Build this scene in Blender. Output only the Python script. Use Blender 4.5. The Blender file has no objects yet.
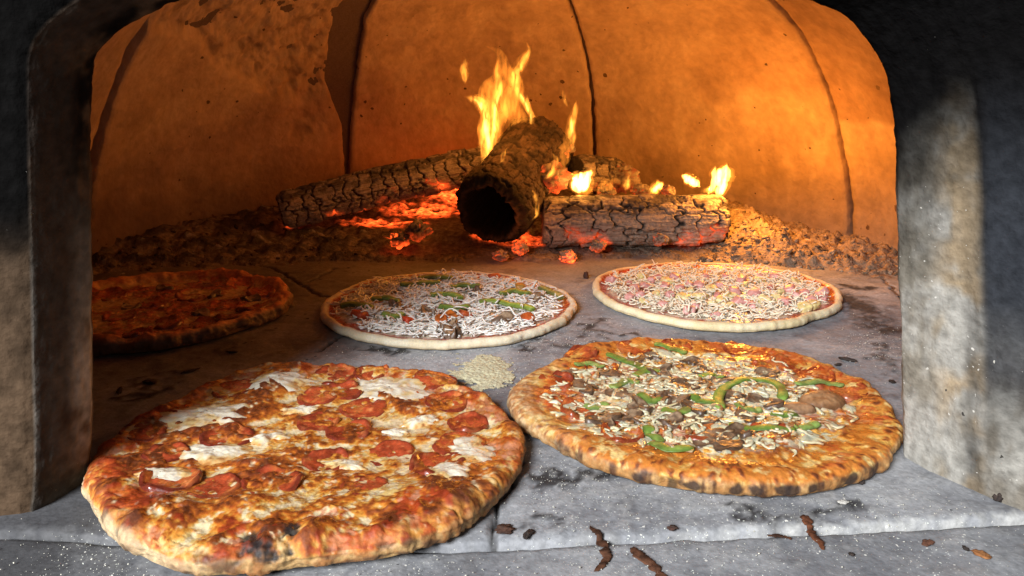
import bpy, math, random
import numpy as np

S = bpy.context.scene
COL = S.collection
rad = math.radians

# ------------------------------------------------------------------ camera, world, lights, exposure
F, PITCH, CAMZ = 780.0, rad(16.0), 0.29
cam = bpy.data.cameras.new('camera')
cam.lens = F / 1024 * 36.0
cam.sensor_width = 36.0
cam.clip_start, cam.clip_end = 0.02, 100.0
cam_o = bpy.data.objects.new('camera', cam)
cam_o.location = (0, 0, CAMZ)
cam_o.rotation_euler = (rad(90) - PITCH, 0, 0)
COL.objects.link(cam_o)
S.camera = cam_o

world = bpy.data.worlds.new('World')
S.world = world
world.use_nodes = True
world.node_tree.nodes['Background'].inputs[0].default_value = (0.96, 0.95, 0.97, 1)
world.node_tree.nodes['Background'].inputs[1].default_value = 0.13

def lamp(name, kind, loc, power, color, size, target=None):
    l = bpy.data.lights.new(name, kind)
    l.energy = power
    l.color = color
    if kind == 'AREA':
        l.shape = 'DISK'
        l.size = size
    else:
        l.shadow_soft_size = size
    o = bpy.data.objects.new(name, l)
    o.location = loc
    if target is not None:
        from mathutils import Vector
        o.rotation_euler = (Vector(target) - Vector(loc)).to_track_quat('-Z', 'Y').to_euler()
    COL.objects.link(o)
    return o

# daylight falling into the oven mouth from the front left
lamp('daylight', 'AREA', (-1.16, -1.36, 1.38), 158, (0.93, 0.96, 1.0), 1.0, (0.12, 0.8, 0.05))
# the fire itself
lamp('fire_glow', 'POINT', (0.02, 1.19, 0.23), 1.0, (1.0, 0.34, 0.045), 0.06)
lamp('fire_glow', 'POINT', (0.36, 1.20, 0.135), 3.5, (1.0, 0.37, 0.052), 0.035)
lamp('ember_glow', 'POINT', (0.00, 1.135, 0.055), 0.10, (1.0, 0.20, 0.02), 0.03)

S.view_settings.view_transform = 'Standard'
S.view_settings.look = 'None'
S.view_settings.exposure = 0.0
S.view_settings.gamma = 1.0
S.cycles.use_denoising = True
S.cycles.max_bounces = 8
S.cycles.diffuse_bounces = 5
S.cycles.volume_bounces = 1
S.cycles.sample_clamp_indirect = 6.0
S.cycles.volume_step_rate = 1.0

# ------------------------------------------------------------------ picture geometry helpers
_fw = np.array([0, math.cos(PITCH), -math.sin(PITCH)])
_up = np.array([0, math.sin(PITCH), math.cos(PITCH)])
def ray(px, py):
    return _fw + (px - 512) / F * np.array([1., 0, 0]) + (288 - py) / F * _up
def on_z(px, py, z=0.0):
    d = ray(px, py)
    t = (z - CAMZ) / d[2]
    return np.array([0, 0, CAMZ]) + d * t
def at_y(px, py, y):
    d = ray(px, py)
    return np.array([0, 0, CAMZ]) + d * (y / d[1])

# ------------------------------------------------------------------ noise
_rng = np.random.RandomState(7)
_perm = _rng.permutation(256)
_perm = np.concatenate([_perm, _perm, _perm])
_grad = _rng.normal(size=(256, 3))
_grad /= np.linalg.norm(_grad, axis=1)[:, None]
def pn(x, y, z=0.0, s=0):
    x, y, z = np.broadcast_arrays(np.asarray(x, float) + s * 17.3, np.asarray(y, float) + s * 5.9, np.asarray(z, float) + s * 3.1)
    xi, yi, zi = np.floor(x).astype(int), np.floor(y).astype(int), np.floor(z).astype(int)
    xf, yf, zf = x - xi, y - yi, z - zi
    f = lambda t: t * t * t * (t * (t * 6 - 15) + 10)
    u, v, w = f(xf), f(yf), f(zf)
    r = 0
    for dx in (0, 1):
        for dy in (0, 1):
            for dz in (0, 1):
                h = _perm[(_perm[(_perm[(xi + dx) & 255] + yi + dy) & 255] + zi + dz) & 255]
                g = _grad[h]
                n = g[..., 0] * (xf - dx) + g[..., 1] * (yf - dy) + g[..., 2] * (zf - dz)
                r = r + n * (u if dx else 1 - u) * (v if dy else 1 - v) * (w if dz else 1 - w)
    return r * 1.6
def fbm(x, y, z=0.0, o=4, s=0, g=0.5):
    r, a, k, t = 0, 1.0, 1.0, 0
    for i in range(o):
        r = r + a * pn(x * k, y * k, np.asarray(z) * k, s + i * 3)
        t += a
        a *= g
        k *= 2.03
    return r / t * 1.5
def worley(x, y, s=0):
    """F1, F2 and a cell value of a jittered 2-D grid"""
    x, y = np.broadcast_arrays(np.asarray(x, float) + 100 + s * 7.7, np.asarray(y, float) + 100 + s * 3.3)
    xi, yi = np.floor(x).astype(int), np.floor(y).astype(int)
    f1 = np.full(x.shape, 9.0); f2 = f1.copy(); cid = np.zeros(x.shape)
    for dx in (-1, 0, 1):
        for dy in (-1, 0, 1):
            cx, cy = xi + dx, yi + dy
            h = _perm[(_perm[cx & 255] + cy) & 255]
            h2 = _perm[(h + 91) & 255]
            d = np.hypot(cx + h / 256. - x, cy + h2 / 256. - y)
            n = d < f1
            f2 = np.where(n, f1, np.minimum(f2, d))
            cid = np.where(n, _perm[(h2 + 13) & 255] / 255., cid)
            f1 = np.where(n, d, f1)
    return f1, f2, cid
def sst(a, b, x):
    t = np.clip((x - a) / (b - a), 0, 1)
    return t * t * (3 - 2 * t)
def mixc(c, d, t):
    c, d = np.asarray(c, float), np.asarray(d, float)
    return c + (d - c) * np.asarray(t)[..., None]
def const(c, like):
    return np.broadcast_to(np.asarray(c, float), np.shape(like) + (3,)).copy()

# ------------------------------------------------------------------ meshes
def make_mesh(name, V, Q, mat, parent=None, C=None, extra=None, smooth=True):
    V = np.asarray(V, np.float32).reshape(-1, 3)
    me = bpy.data.meshes.new(name)
    tri = isinstance(Q, tuple)
    faces = Q if tri else (Q,)
    nl = sum(q.size for q in faces); nf = sum(len(q) for q in faces)
    me.vertices.add(len(V)); me.vertices.foreach_set('co', V.ravel())
    me.loops.add(nl); me.polygons.add(nf)
    me.loops.foreach_set('vertex_index', np.concatenate([q.ravel() for q in faces]).astype(np.int32))
    tot = np.concatenate([np.full(len(q), q.shape[1]) for q in faces])
    st = np.concatenate([[0], np.cumsum(tot)[:-1]])
    me.polygons.foreach_set('loop_start', st.astype(np.int32))
    me.update(calc_edges=True)
    me.validate(verbose=False)
    me.polygons.foreach_set('use_smooth', np.full(len(me.polygons), smooth))
    if C is not None:
        a = me.attributes.new('Col', 'FLOAT_COLOR', 'POINT')
        C = np.asarray(C, np.float32).reshape(-1, 3)
        a.data.foreach_set('color', np.concatenate([np.clip(C, 0, 1), np.ones((len(C), 1), np.float32)], 1).ravel())
    for k, v in (extra or {}).items():
        a = me.attributes.new(k, 'FLOAT', 'POINT')
        a.data.foreach_set('value', np.asarray(v, np.float32).ravel())
    me.materials.append(mat)
    o = bpy.data.objects.new(name, me)
    COL.objects.link(o)
    if parent is not None:
        o.parent = parent
    return o
def quads(nr, nc, wrap=False):
    i = np.arange(nr - 1)[:, None]
    j = np.arange(nc if wrap else nc - 1)[None, :]
    j2 = (j + 1) % nc
    return np.stack([i * nc + j, i * nc + j2, (i + 1) * nc + j2, (i + 1) * nc + j], -1).reshape(-1, 4)
def grid_mesh(name, P, mat, parent=None, C=None, extra=None, wrap=False, mask=None, flip=False):
    nr, nc = P.shape[:2]
    Q = quads(nr, nc, wrap)
    if mask is not None:
        Q = Q[mask.ravel()]
    if flip:
        Q = Q[:, ::-1]
    V = P.reshape(-1, 3)
    if wrap and mask is None:                  # closed shapes: faces must look outwards
        c = V - V.mean(0)
        if np.einsum('ij,ij->', c[Q[:, 0]], np.cross(c[Q[:, 1]] - c[Q[:, 0]], c[Q[:, 2]] - c[Q[:, 0]])) < 0:
            Q = Q[:, ::-1]
    if mask is not None:                       # drop the vertices no face uses
        used = np.unique(Q)
        re = np.full(len(V), -1); re[used] = np.arange(len(used))
        Q = re[Q]; V = V[used]
        C = None if C is None else C.reshape(-1, 3)[used]
        extra = {k: v.ravel()[used] for k, v in (extra or {}).items()}
    return make_mesh(name, V, Q, mat, parent, C, extra)
def cell_mean(A, wrap):
    B = np.roll(A, -1, 1) if wrap else A[:, 1:]
    A2 = A if wrap else A[:, :-1]
    return (A2[:-1] + A2[1:] + B[:-1] + B[1:]) / 4
def grid_normals(P, wrap):
    du = np.gradient(P, axis=0)
    if wrap:
        dv = (np.roll(P, -1, 1) - np.roll(P, 1, 1)) / 2
    else:
        dv = np.gradient(P, axis=1)
    n = np.cross(du, dv)
    return n / (np.linalg.norm(n, axis=-1, keepdims=True) + 1e-12)
def spline(pts, n):
    p = np.asarray(pts, float)
    p = np.vstack([2 * p[0] - p[1], p, 2 * p[-1] - p[-2]])
    t = np.linspace(0, len(p) - 3 - 1e-6, n)
    i = t.astype(int); f = (t - i)[:, None]
    a, b, c, d = p[i], p[i + 1], p[i + 2], p[i + 3]
    return .5 * ((2 * b) + (c - a) * f + (2 * a - 5 * b + 4 * c - d) * f * f + (3 * b - a - 3 * c + d) * f ** 3)
def tube_grid(path, w, h, n=10, side=None):
    """rings round a path; w across (horizontal unless side is given), h in the other direction"""
    path = np.asarray(path, float)
    T = np.gradient(path, axis=0); T /= np.linalg.norm(T, axis=1)[:, None] + 1e-12
    ref = np.array([0, 0, 1.]) if side is None else np.asarray(side, float)
    A = np.cross(T, np.broadcast_to(ref, T.shape)); A /= np.linalg.norm(A, axis=1)[:, None] + 1e-9
    B = np.cross(A, T)
    ph = np.linspace(0, 2 * math.pi, n, endpoint=False)
    w = np.broadcast_to(w, (len(path),)); h = np.broadcast_to(h, (len(path),))
    return path[:, None] + A[:, None] * (np.cos(ph)[None, :, None] * w[:, None, None]) + B[:, None] * (np.sin(ph)[None, :, None] * h[:, None, None])
def capped(P):
    """close both ends of a tube grid with a point"""
    a = P[0].mean(0, keepdims=True); b = P[-1].mean(0, keepdims=True)
    return np.concatenate([np.broadcast_to(a, P[0].shape)[None], P, np.broadcast_to(b, P[0].shape)[None]], 0)

def tag(o, label=None, cat=None, group=None, kind=None):
    if label: o['label'] = label
    if cat: o['category'] = cat
    if group: o['group'] = group
    if kind: o['kind'] = kind
    return o
def empty(name, loc, label=None, cat=None, group=None):
    o = bpy.data.objects.new(name, None)
    o.empty_display_size = 0.02
    o.location = loc
    COL.objects.link(o)
    return tag(o, label, cat, group)

# ------------------------------------------------------------------ materials
def mat_col(name, rough=0.7, spec=0.4, sss=0.0, sss_r=(.004, .002, .001), bumps=((300, .5, .0008),), vary=0.15, vscale=400,
            coat=0.0, glow=None, specks=None, rvar=0.1, base=None):
    """Principled surface: colour from the mesh's own Col attribute, broken up by fine noise, with one bump per (scale, strength, distance)"""
    m = bpy.data.materials.new(name); m.use_nodes = True
    nt = m.node_tree; N = nt.nodes; L = nt.links
    b = N['Principled BSDF']
    tc = N.new('ShaderNodeTexCoord')
    if base is None:
        at = N.new('ShaderNodeAttribute'); at.attribute_name = 'Col'; col = at.outputs['Color']
    else:
        at = N.new('ShaderNodeRGB'); at.outputs[0].default_value = (*base, 1); col = at.outputs[0]
    nz = N.new('ShaderNodeTexNoise'); nz.inputs['Scale'].default_value = vscale; nz.inputs['Detail'].default_value = 5
    L.new(tc.outputs['Object'], nz.inputs['Vector'])
    mr = N.new('ShaderNodeMapRange'); mr.inputs[1].default_value = .3; mr.inputs[2].default_value = .7
    mr.inputs[3].default_value = 1 - vary; mr.inputs[4].default_value = 1 + vary
    L.new(nz.outputs['Fac'], mr.inputs[0])
    mu = N.new('ShaderNodeVectorMath'); mu.operation = 'SCALE'
    L.new(col, mu.inputs[0]); L.new(mr.outputs[0], mu.inputs['Scale'])
    out = mu.outputs[0]
    if specks:
        # irregular outlines: the cells are looked up a little off, by noise
        wn = N.new('ShaderNodeTexNoise'); wn.inputs['Scale'].default_value = 260; wn.inputs['Detail'].default_value = 3
        L.new(tc.outputs['Object'], wn.inputs['Vector'])
        ws = N.new('ShaderNodeVectorMath'); ws.operation = 'MULTIPLY_ADD'
        L.new(wn.outputs['Color'], ws.inputs[0]); ws.inputs[1].default_value = (.005, .005, .005); L.new(tc.outputs['Object'], ws.inputs[2])
        for (sc, thr, colr, attr) in specks:
            vo = N.new('ShaderNodeTexVoronoi'); vo.inputs['Scale'].default_value = sc
            L.new(ws.outputs[0], vo.inputs['Vector'])
            sz = N.new('ShaderNodeSeparateColor'); L.new(vo.outputs['Color'], sz.inputs[0])
            # speck radius differs from cell to cell; most cells have none
            ra = N.new('ShaderNodeMapRange'); ra.inputs[1].default_value = thr; ra.inputs[2].default_value = 1; ra.inputs[3].default_value = 0; ra.inputs[4].default_value = .42
            L.new(sz.outputs[0], ra.inputs[0])
            if attr:
                aa = N.new('ShaderNodeAttribute'); aa.attribute_name = attr
                pm = N.new('ShaderNodeMath'); pm.operation = 'MULTIPLY'
                L.new(ra.outputs[0], pm.inputs[0]); L.new(aa.outputs['Fac'], pm.inputs[1]); rr = pm.outputs[0]
            else:
                rr = ra.outputs[0]
            lt = N.new('ShaderNodeMath'); lt.operation = 'LESS_THAN'
            L.new(vo.outputs['Distance'], lt.inputs[0]); L.new(rr, lt.inputs[1])
            mx = N.new('ShaderNodeMix'); mx.data_type = 'RGBA'
            L.new(lt.outputs[0], mx.inputs['Factor']); L.new(out, mx.inputs['A'])
            mx.inputs['B'].default_value = (*colr, 1)
            out = mx.outputs['Result']
    L.new(out, b.inputs['Base Color'])
    n2 = N.new('ShaderNodeTexNoise'); n2.inputs['Scale'].default_value = vscale * .4
    L.new(tc.outputs['Object'], n2.inputs['Vector'])
    r2 = N.new('ShaderNodeMapRange'); r2.inputs[1].default_value = .3; r2.inputs[2].default_value = .7
    r2.inputs[3].default_value = max(0.05, rough - rvar); r2.inputs[4].default_value = min(1, rough + rvar)
    L.new(n2.outputs['Fac'], r2.inputs[0]); L.new(r2.outputs[0], b.inputs['Roughness'])
    b.inputs['Specular IOR Level'].default_value = spec
    if sss:
        b.inputs['Subsurface Weight'].default_value = sss
        b.inputs['Subsurface Radius'].default_value = sss_r
        b.inputs['Subsurface Scale'].default_value = 1.0
    if coat:
        b.inputs['Coat Weight'].default_value = coat
        b.inputs['Coat Roughness'].default_value = .15
    prev = None
    for sc, stg, dist in bumps:
        n = N.new('ShaderNodeTexNoise'); n.inputs['Scale'].default_value = sc; n.inputs['Detail'].default_value = 6
        L.new(tc.outputs['Object'], n.inputs['Vector'])
        bp = N.new('ShaderNodeBump'); bp.inputs['Strength'].default_value = stg; bp.inputs['Distance'].default_value = dist
        L.new(n.outputs['Fac'], bp.inputs['Height'])
        if prev is not None: L.new(prev, bp.inputs['Normal'])
        prev = bp.outputs['Normal']
    if prev is not None: L.new(prev, b.inputs['Normal'])
    if glow:
        ga = N.new('ShaderNodeAttribute'); ga.attribute_name = 'glow'
        gn = N.new('ShaderNodeTexNoise'); gn.inputs['Scale'].default_value = 90; gn.inputs['Detail'].default_value = 6
        gn.inputs['Roughness'].default_value = .65
        L.new(tc.outputs['Object'], gn.inputs['Vector'])
        gr = N.new('ShaderNodeMapRange'); gr.inputs[1].default_value = .36; gr.inputs[2].default_value = .68; gr.inputs[3].default_value = .05; gr.inputs[4].default_value = 1.5
        L.new(gn.outputs['Fac'], gr.inputs[0])
        gm = N.new('ShaderNodeMath'); gm.operation = 'MULTIPLY'
        L.new(ga.outputs['Fac'], gm.inputs[0]); L.new(gr.outputs[0], gm.inputs[1])
        g2 = N.new('ShaderNodeMath'); g2.operation = 'MULTIPLY'; g2.inputs[1].default_value = glow
        L.new(gm.outputs[0], g2.inputs[0])
        b.inputs['Emission Color'].default_value = (1.0, .085, .012, 1)
        L.new(g2.outputs[0], b.inputs['Emission Strength'])
    return m

M = {}
M['stone'] = mat_col('hearth_stone', .78, .3, bumps=((60, .3, .003), (420, .5, .0008)), vary=.20, vscale=260,
                     specks=((420, .91, (.66, .64, .58), 'dust'), (800, .84, (.70, .72, .64), 'dust'), (150, .93, (.03, .028, .028), 'crumb')))
M['clay'] = mat_col('dome_clay', .9, .15, bumps=((25, .35, .012), (120, .5, .004)), vary=.13, vscale=70,
                    specks=((52, .92, (.13, .075, .04), 'pits'), (105, .94, (.09, .05, .03), 'pits')))
M['concrete'] = mat_col('cast_concrete', .95, .0, bumps=((40, .4, .006), (260, .6, .002)), vary=.28, vscale=130,
                        specks=((150, .86, (.50, .47, .41), 'grit'), (330, .84, (.55, .52, .46), 'grit'), (120, .90, (.05, .045, .04), 'grit')))
M['mortar'] = mat_col('dark_mortar', .95, .1, base=(.12, .085, .072), bumps=((80, .5, .004),))
M['ash'] = mat_col('wood_ash', .95, .1, bumps=((110, .9, .008), (500, .6, .002)), vary=.35, vscale=180, glow=5.0)
M['log'] = mat_col('charred_wood', .92, .12, bumps=((70, .5, .005), (320, .6, .002)), vary=.25, vscale=160, glow=6.0)

# ------------------------------------------------------------------ the hearth floor
SEAM = np.array([on_z(px, py)[:2] for px, py in ((20, 531), (120, 538), (250, 543), (450, 545), (560, 540), (700, 533), (860, 526), (1003, 518))])
SEAM = np.vstack([[-.9, SEAM[0, 1]], SEAM, [.9, SEAM[-1, 1] + .03]])
def seam_y(x):
    return np.interp(x, SEAM[:, 0], SEAM[:, 1]) + .0012 * pn(x * 60, 3.3)
def px_path(pts, z=0.0):
    return np.array([on_z(a, b, z)[:2] for a, b in pts])
def dist_path(X, Y, path, wob=.004, s=0):
    x = X + wob * pn(X * 70, Y * 70, 0, s); y = Y + wob * pn(X * 70, Y * 70, 5, s + 1)
    d = np.full(X.shape, 9.0)
    for a, b in zip(path[:-1], path[1:]):
        ab = b - a
        t = np.clip(((x - a[0]) * ab[0] + (y - a[1]) * ab[1]) / (ab @ ab), 0, 1)
        d = np.minimum(d, np.hypot(x - a[0] - t * ab[0], y - a[1] - t * ab[1]))
    return d
CRACKS = [px_path(p) for p in (
    [(516, 462), (512, 478), (500, 498), (497, 515), (492, 540)],
    [(336, 268), (318, 278), (300, 284), (320, 296), (345, 300)],
    [(300, 284), (272, 268), (240, 262)],
    [(318, 352), (345, 334), (366, 326)],
    [(560, 470), (760, 500), (900, 470)][:0] or [(866, 262), (905, 300)])]
SOOT = [(px_path(p), w) for p, w in (
    ([(842, 296), (862, 306), (870, 320), (884, 330), (905, 332)], .030),
    ([(845, 287), (872, 290)], .016), ([(880, 345), (890, 370), (878, 360)], .012), ([(600, 318), (585, 330), (600, 336)], .014), ([(560, 345), (600, 347)], .012),
    ([(858, 270), (880, 280)], .008),
    ([(640, 338), (600, 332)], .006),
    ([(420, 350), (395, 352), (360, 350)], .010),
    ([(530, 352), (520, 345), (545, 340)], .010),
    ([(540, 476), (570, 482), (600, 478)], .016),
    ([(130, 380), (160, 392), (120, 400)], .007),
    ([(240, 345), (215, 350)], .007),
    ([(180, 372), (140, 376)], .005),
    ([(110, 340), (230, 330), (285, 305)], .014),
    ([(740, 514), (800, 520), (850, 508)], .010),
    ([(540, 520), (560, 524)], .010))]
DUST = [(on_z(px, py)[:2], r) for px, py, r in ((400, 356, .09), (480, 372, .07), (560, 345, .08), (470, 350, .11), (640, 500, .13), (800, 510, .13), (350, 560, .10),
                                             (590, 470, .08), (700, 545, .14), (900, 520, .10), (590, 300, .07), (880, 350, .08), (120, 545, .06))]
def floor_look(X, Y):
    n = fbm(X * 9, Y * 9, 0, 5, 2); m = fbm(X * 34, Y * 34, 0, 4, 9); k = fbm(X * 120, Y * 120, 0, 3, 4)
    c = mixc(const((.185, .188, .200), X), (.33, .332, .34), sst(-.5, .6, n * .7 + m * .5))
    c = mixc(c, (.085, .085, .095), sst(.05, .55, -n * .5 + m * .7 + k * .25) * .8)
    h = .0010 * m + .0005 * k
    for p, w in SOOT:
        d = dist_path(X, Y, p, .016, 3)
        t = sst(1.25, .15, d / w + .9 * np.abs(k) + .5 * m)
        c = mixc(c, (.018, .016, .016), t * .93)
        h = h + .0008 * t * (1 + k)
    for p in CRACKS:
        d = dist_path(X, Y, p, .005, 6)
        t = sst(.0032, .0010, d)
        h = h - .004 * t
        c = mixc(c, (.03, .028, .028), t)
    # unlit left side painted darker and browner; burnt crumbs gather there too
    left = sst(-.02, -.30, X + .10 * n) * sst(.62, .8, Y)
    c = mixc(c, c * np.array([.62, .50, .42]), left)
    back = sst(1.02, 1.2, Y + .05 * n)
    c = mixc(c, (.17, .14, .12), back * .7)
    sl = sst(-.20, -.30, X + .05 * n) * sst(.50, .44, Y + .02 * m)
    c = mixc(c, (.045, .045, .050), sl * .8)  # shade at the slab's front left, put into the stone colour
    d = 0.10 * np.ones_like(X)
    for p, r in DUST:
        d = np.maximum(d, sst(1.3, .2, np.hypot(X - p[0], Y - p[1]) / r) * .95)
    d = d * (1 - back * .5) * (1 - .7 * left)
    c = mixc(c, (.40, .395, .385), d * sst(-.1, .7, k + m * .6) * .55)
    c = mixc(c, (.055, .054, .056), sst(-.19, -.29, X + .05 * n) * sst(.55, .47, Y + .02 * m) * .75)  # the same front-left shade painted again over the dust
    cr = .35 + .65 * left + .3 * sst(.2, .6, m)
    return c, h, d, cr
def floor_piece(name, x0, x1, y0, y1, step, zoff, edge):
    nx, ny = int((x1 - x0) / step), int((y1 - y0) / step)
    X, T = np.meshgrid(np.linspace(x0, x1, nx), np.linspace(0, 1, ny))
    if edge == 'near':
        Y = (seam_y(X) + .0018) * (1 - T) + y1 * T
    else:
        Y = y0 * (1 - T) + (seam_y(X) - .0018) * T
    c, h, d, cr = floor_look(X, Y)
    ed = np.abs(Y - seam_y(X))
    chip = sst(.007, .0015, ed + .004 * fbm(X * 90, Y * 90, 0, 3, 1)) if edge == 'near' else sst(.006, .001, ed)
    h = h + zoff - (.0022 if edge == 'near' else .002) * chip
    if edge == 'near':
        pale = sst(.34, .02, ed / .04 + .5 * np.abs(fbm(X * 60, Y * 60, 0, 3, 8)))
        c = mixc(c, (.52, .51, .48), pale * sst(.05, .22, X) * .7 + pale * .06)
    else:
        c = c * .86
        c = mixc(c, (.05, .045, .045), sst(.35, .0, ed / .012 + .3 * fbm(X * 80, Y * 80, 0, 3, 2)) * .6)
    P = np.stack([X, Y, h], -1)
    # turn both long edges down so the slab has a thickness
    lo0 = P[:1].copy(); lo0[..., 2] = -.05; lo1 = P[-1:].copy(); lo1[..., 2] = -.05
    P = np.concatenate([lo0, P, lo1]); pad = lambda A: np.concatenate([A[:1], A, A[-1:]])
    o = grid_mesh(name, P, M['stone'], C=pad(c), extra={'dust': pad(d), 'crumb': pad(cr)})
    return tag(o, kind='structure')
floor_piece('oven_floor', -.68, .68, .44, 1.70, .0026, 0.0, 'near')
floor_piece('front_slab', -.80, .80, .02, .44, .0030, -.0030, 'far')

# ------------------------------------------------------------------ the oven: dome and arch
DC = (0.0, 1.03); DRX, DRY, DH, DP = .625, .56, .47, .86
def dome_pt(phi, e, k=1.0):
    r = np.cos(e) ** DP
    return np.stack([DC[0] + DRX * k * r * np.cos(phi), DC[1] + DRY * k * r * np.sin(phi), DH * k * np.sin(e)], -1)
def dome_hit(px, py):
    d = ray(px, py); o = np.array([0, 0, CAMZ])
    def g(t):
        p = o + d * t
        rr = math.hypot((p[0] - DC[0]) / DRX, (p[1] - DC[1]) / DRY)
        return rr ** (2 / DP) + (max(p[2], 0) / DH) ** 2 - 1
    a, b = .8, 3.0
    for _ in range(50):
        m = (a + b) / 2
        if g(m) < 0: a = m
        else: b = m
    p = o + d * a
    return math.atan2((p[1] - DC[1]) / DRY, (p[0] - DC[0]) / DRX), math.asin(min(1, max(0, p[2]) / DH))
def seam_fn(pts):
    q = sorted([dome_hit(*p)[::-1] for p in pts])
    e = np.array([a for a, _ in q]); ph = np.unwrap(np.array([b % (2 * math.pi) for _, b in q]))
    return lambda x: np.interp(x, e, ph)
S1 = seam_fn([(160, 14), (142, 34), (125, 64), (112, 96), (103, 126), (95, 165)])
S2R = seam_fn([(364, 22), (363, 34), (357, 75), (352, 118), (349, 170)])
S2L = seam_fn([(338, 22), (336, 30), (331, 62), (329, 84), (336, 104), (344, 126), (346, 170)])
S3 = seam_fn([(570, 4), (583, 45), (590, 78), (593, 120), (594, 165)])
S4 = seam_fn([(768, 0), (800, 32), (818, 66), (832, 105), (842, 150), (848, 195), (848, 240)])

oven = empty('pizza_oven', (0, .54, 0), 'wood fired oven with sooty concrete mouth and orange clay dome', 'oven')
OB = np.array([0, .54, 0])
def in_mouth(P):
    x, y, z = P[..., 0], P[..., 1], P[..., 2]
    o = .05 + np.clip((y - .575) / .225, 0, 1) * .13
    return (y < .8) & (np.abs(x) < .29 + o) & (z < .356 + o)
def dome_panel(lo, hi, s, stain=None, rough=None, n=170, g0=.0036, g1=.0036):
    e = np.linspace(rad(-1), rad(86), 150)
    p0, p1 = lo(e), hi(e)
    u = np.linspace(0, 1, n)
    PH = p0[:, None] * (1 - u) + p1[:, None] * u
    E = np.broadcast_to(e[:, None], PH.shape)
    gap = 1 / DRX / np.maximum(.25, np.cos(E))
    jag = .0050 * fbm(np.sin(PH) * 14, np.cos(PH) * 14, E * 20, 5, s, .62)
    edge0 = gap * g0 + jag; edge1 = gap * g1 + jag
    PH = PH + edge0 * sst(.12, 0, u) - edge1 * sst(.88, 1, u)
    P = dome_pt(PH, E)
    x, y, z = P[..., 0], P[..., 1], P[..., 2]
    d = .006 * fbm(x * 5, y * 5, z * 5, 4, s + 20) + .0014 * fbm(x * 45, y * 45, z * 45, 3, s)
    c = mixc(const((.46, .31, .19), x), (.35, .23, .14), sst(-.4, .6, fbm(x * 6, y * 6, z * 6, 5, s + 3)))
    c = mixc(c, (.27, .18, .12), sst(.25, .7, fbm(x * 14, y * 14, z * 14, 5, s + 8)) * .35)
    st = fbm(x * 22, y * 22, z * 3.5, 4, s + 33)
    c = mixc(c, (.25, .155, .095), sst(.12, .6, st) * .32)
    c = mixc(c, (.56, .41, .27), sst(.05, .45, -st + .5 * fbm(x * 9, y * 9, z * 9, 4, s + 35)) * .32)
    pits = .6 + .5 * fbm(x * 5, y * 5, z * 5, 2, s + 12)
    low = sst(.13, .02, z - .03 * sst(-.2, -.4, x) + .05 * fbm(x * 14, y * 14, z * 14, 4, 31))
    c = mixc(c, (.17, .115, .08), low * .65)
    if rough is not None:
        r = rough(x, y, z)
        d = d - r * (.010 + .010 * fbm(x * 26, y * 26, z * 26, 6, 40, .62))
        c = mixc(c, (.40, .285, .185), r * sst(-.2, .5, fbm(x * 50, y * 50, z * 50, 4, 41)))
        c = mixc(c, (.20, .13, .085), r * sst(.1, .5, fbm(x * 35, y * 35, z * 35, 5, 43)) * .7)
    if stain is not None:
        t = stain(x, y, z)
        c = mixc(c, c * np.array([.60, .52, .48]), t)
    # a near lump of soot around the chimney side, above
    c = mixc(c, (.10, .07, .05), sst(.30, .40, z + .03 * fbm(x * 8, y * 8, z * 8, 3, 3)) * .45 * sst(.9, .6, y))
    nv = np.stack([(x - DC[0]) / DRX ** 2, (y - DC[1]) / DRY ** 2, z / DH ** 2], -1)
    nv /= np.linalg.norm(nv, axis=-1, keepdims=True)
    P = P - nv * d[..., None]
    # turn the panel's edges outwards: the slab is 15 mm thick there
    ed = np.minimum(u, 1 - u)[None, :] * n
    P = P + nv * (.0025 * sst(2.2, 0, ed))[..., None]
    P = np.concatenate([P[:, :1] + nv[:, :1] * .016, P, P[:, -1:] + nv[:, -1:] * .016], 1)
    pad = lambda A: np.concatenate([A[:, :1], A, A[:, -1:]], 1)
    keep = ~in_mouth(cell_mean(P, False))
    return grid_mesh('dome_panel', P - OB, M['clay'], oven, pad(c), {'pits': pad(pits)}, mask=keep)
cst = lambda v: (lambda e: np.full(np.shape(e), v))
dome_panel(cst(rad(-90)), lambda e: S4(e) % (2 * math.pi), 1,
           stain=lambda x, y, z: sst(-.006, .006, z - .205 - .012 * fbm(x * 12, y * 12, 0, 3, 5)) * .9)
dome_panel(lambda e: S4(e) % (2 * math.pi), S3, 2,
           stain=lambda x, y, z: sst(-.02, .03, z - .235 - .03 * fbm(x * 10, y * 10, 0, 3, 5)) * sst(.25, .40, x) * .7)
dome_panel(S3, S2R, 3)
dome_panel(S2L, S1, 4, g1=.010, rough=lambda x, y, z: sst(-.25, .15, fbm(x * 7, y * 7, z * 7, 4, 50) * .5 + (z - .205) * 7 - np.maximum(0, -.41 - x) * 20))
dome_panel(S1, cst(rad(270)), 5, g0=.010)
ph, ee = np.meshgrid(np.linspace(rad(-90), rad(270), 120), np.linspace(rad(-1), rad(90), 60))
P = dome_pt(ph, ee, 1.026)
grid_mesh('mortar_shell', P - OB, M['mortar'], oven, mask=~in_mouth(cell_mean(P, False)))

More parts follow.
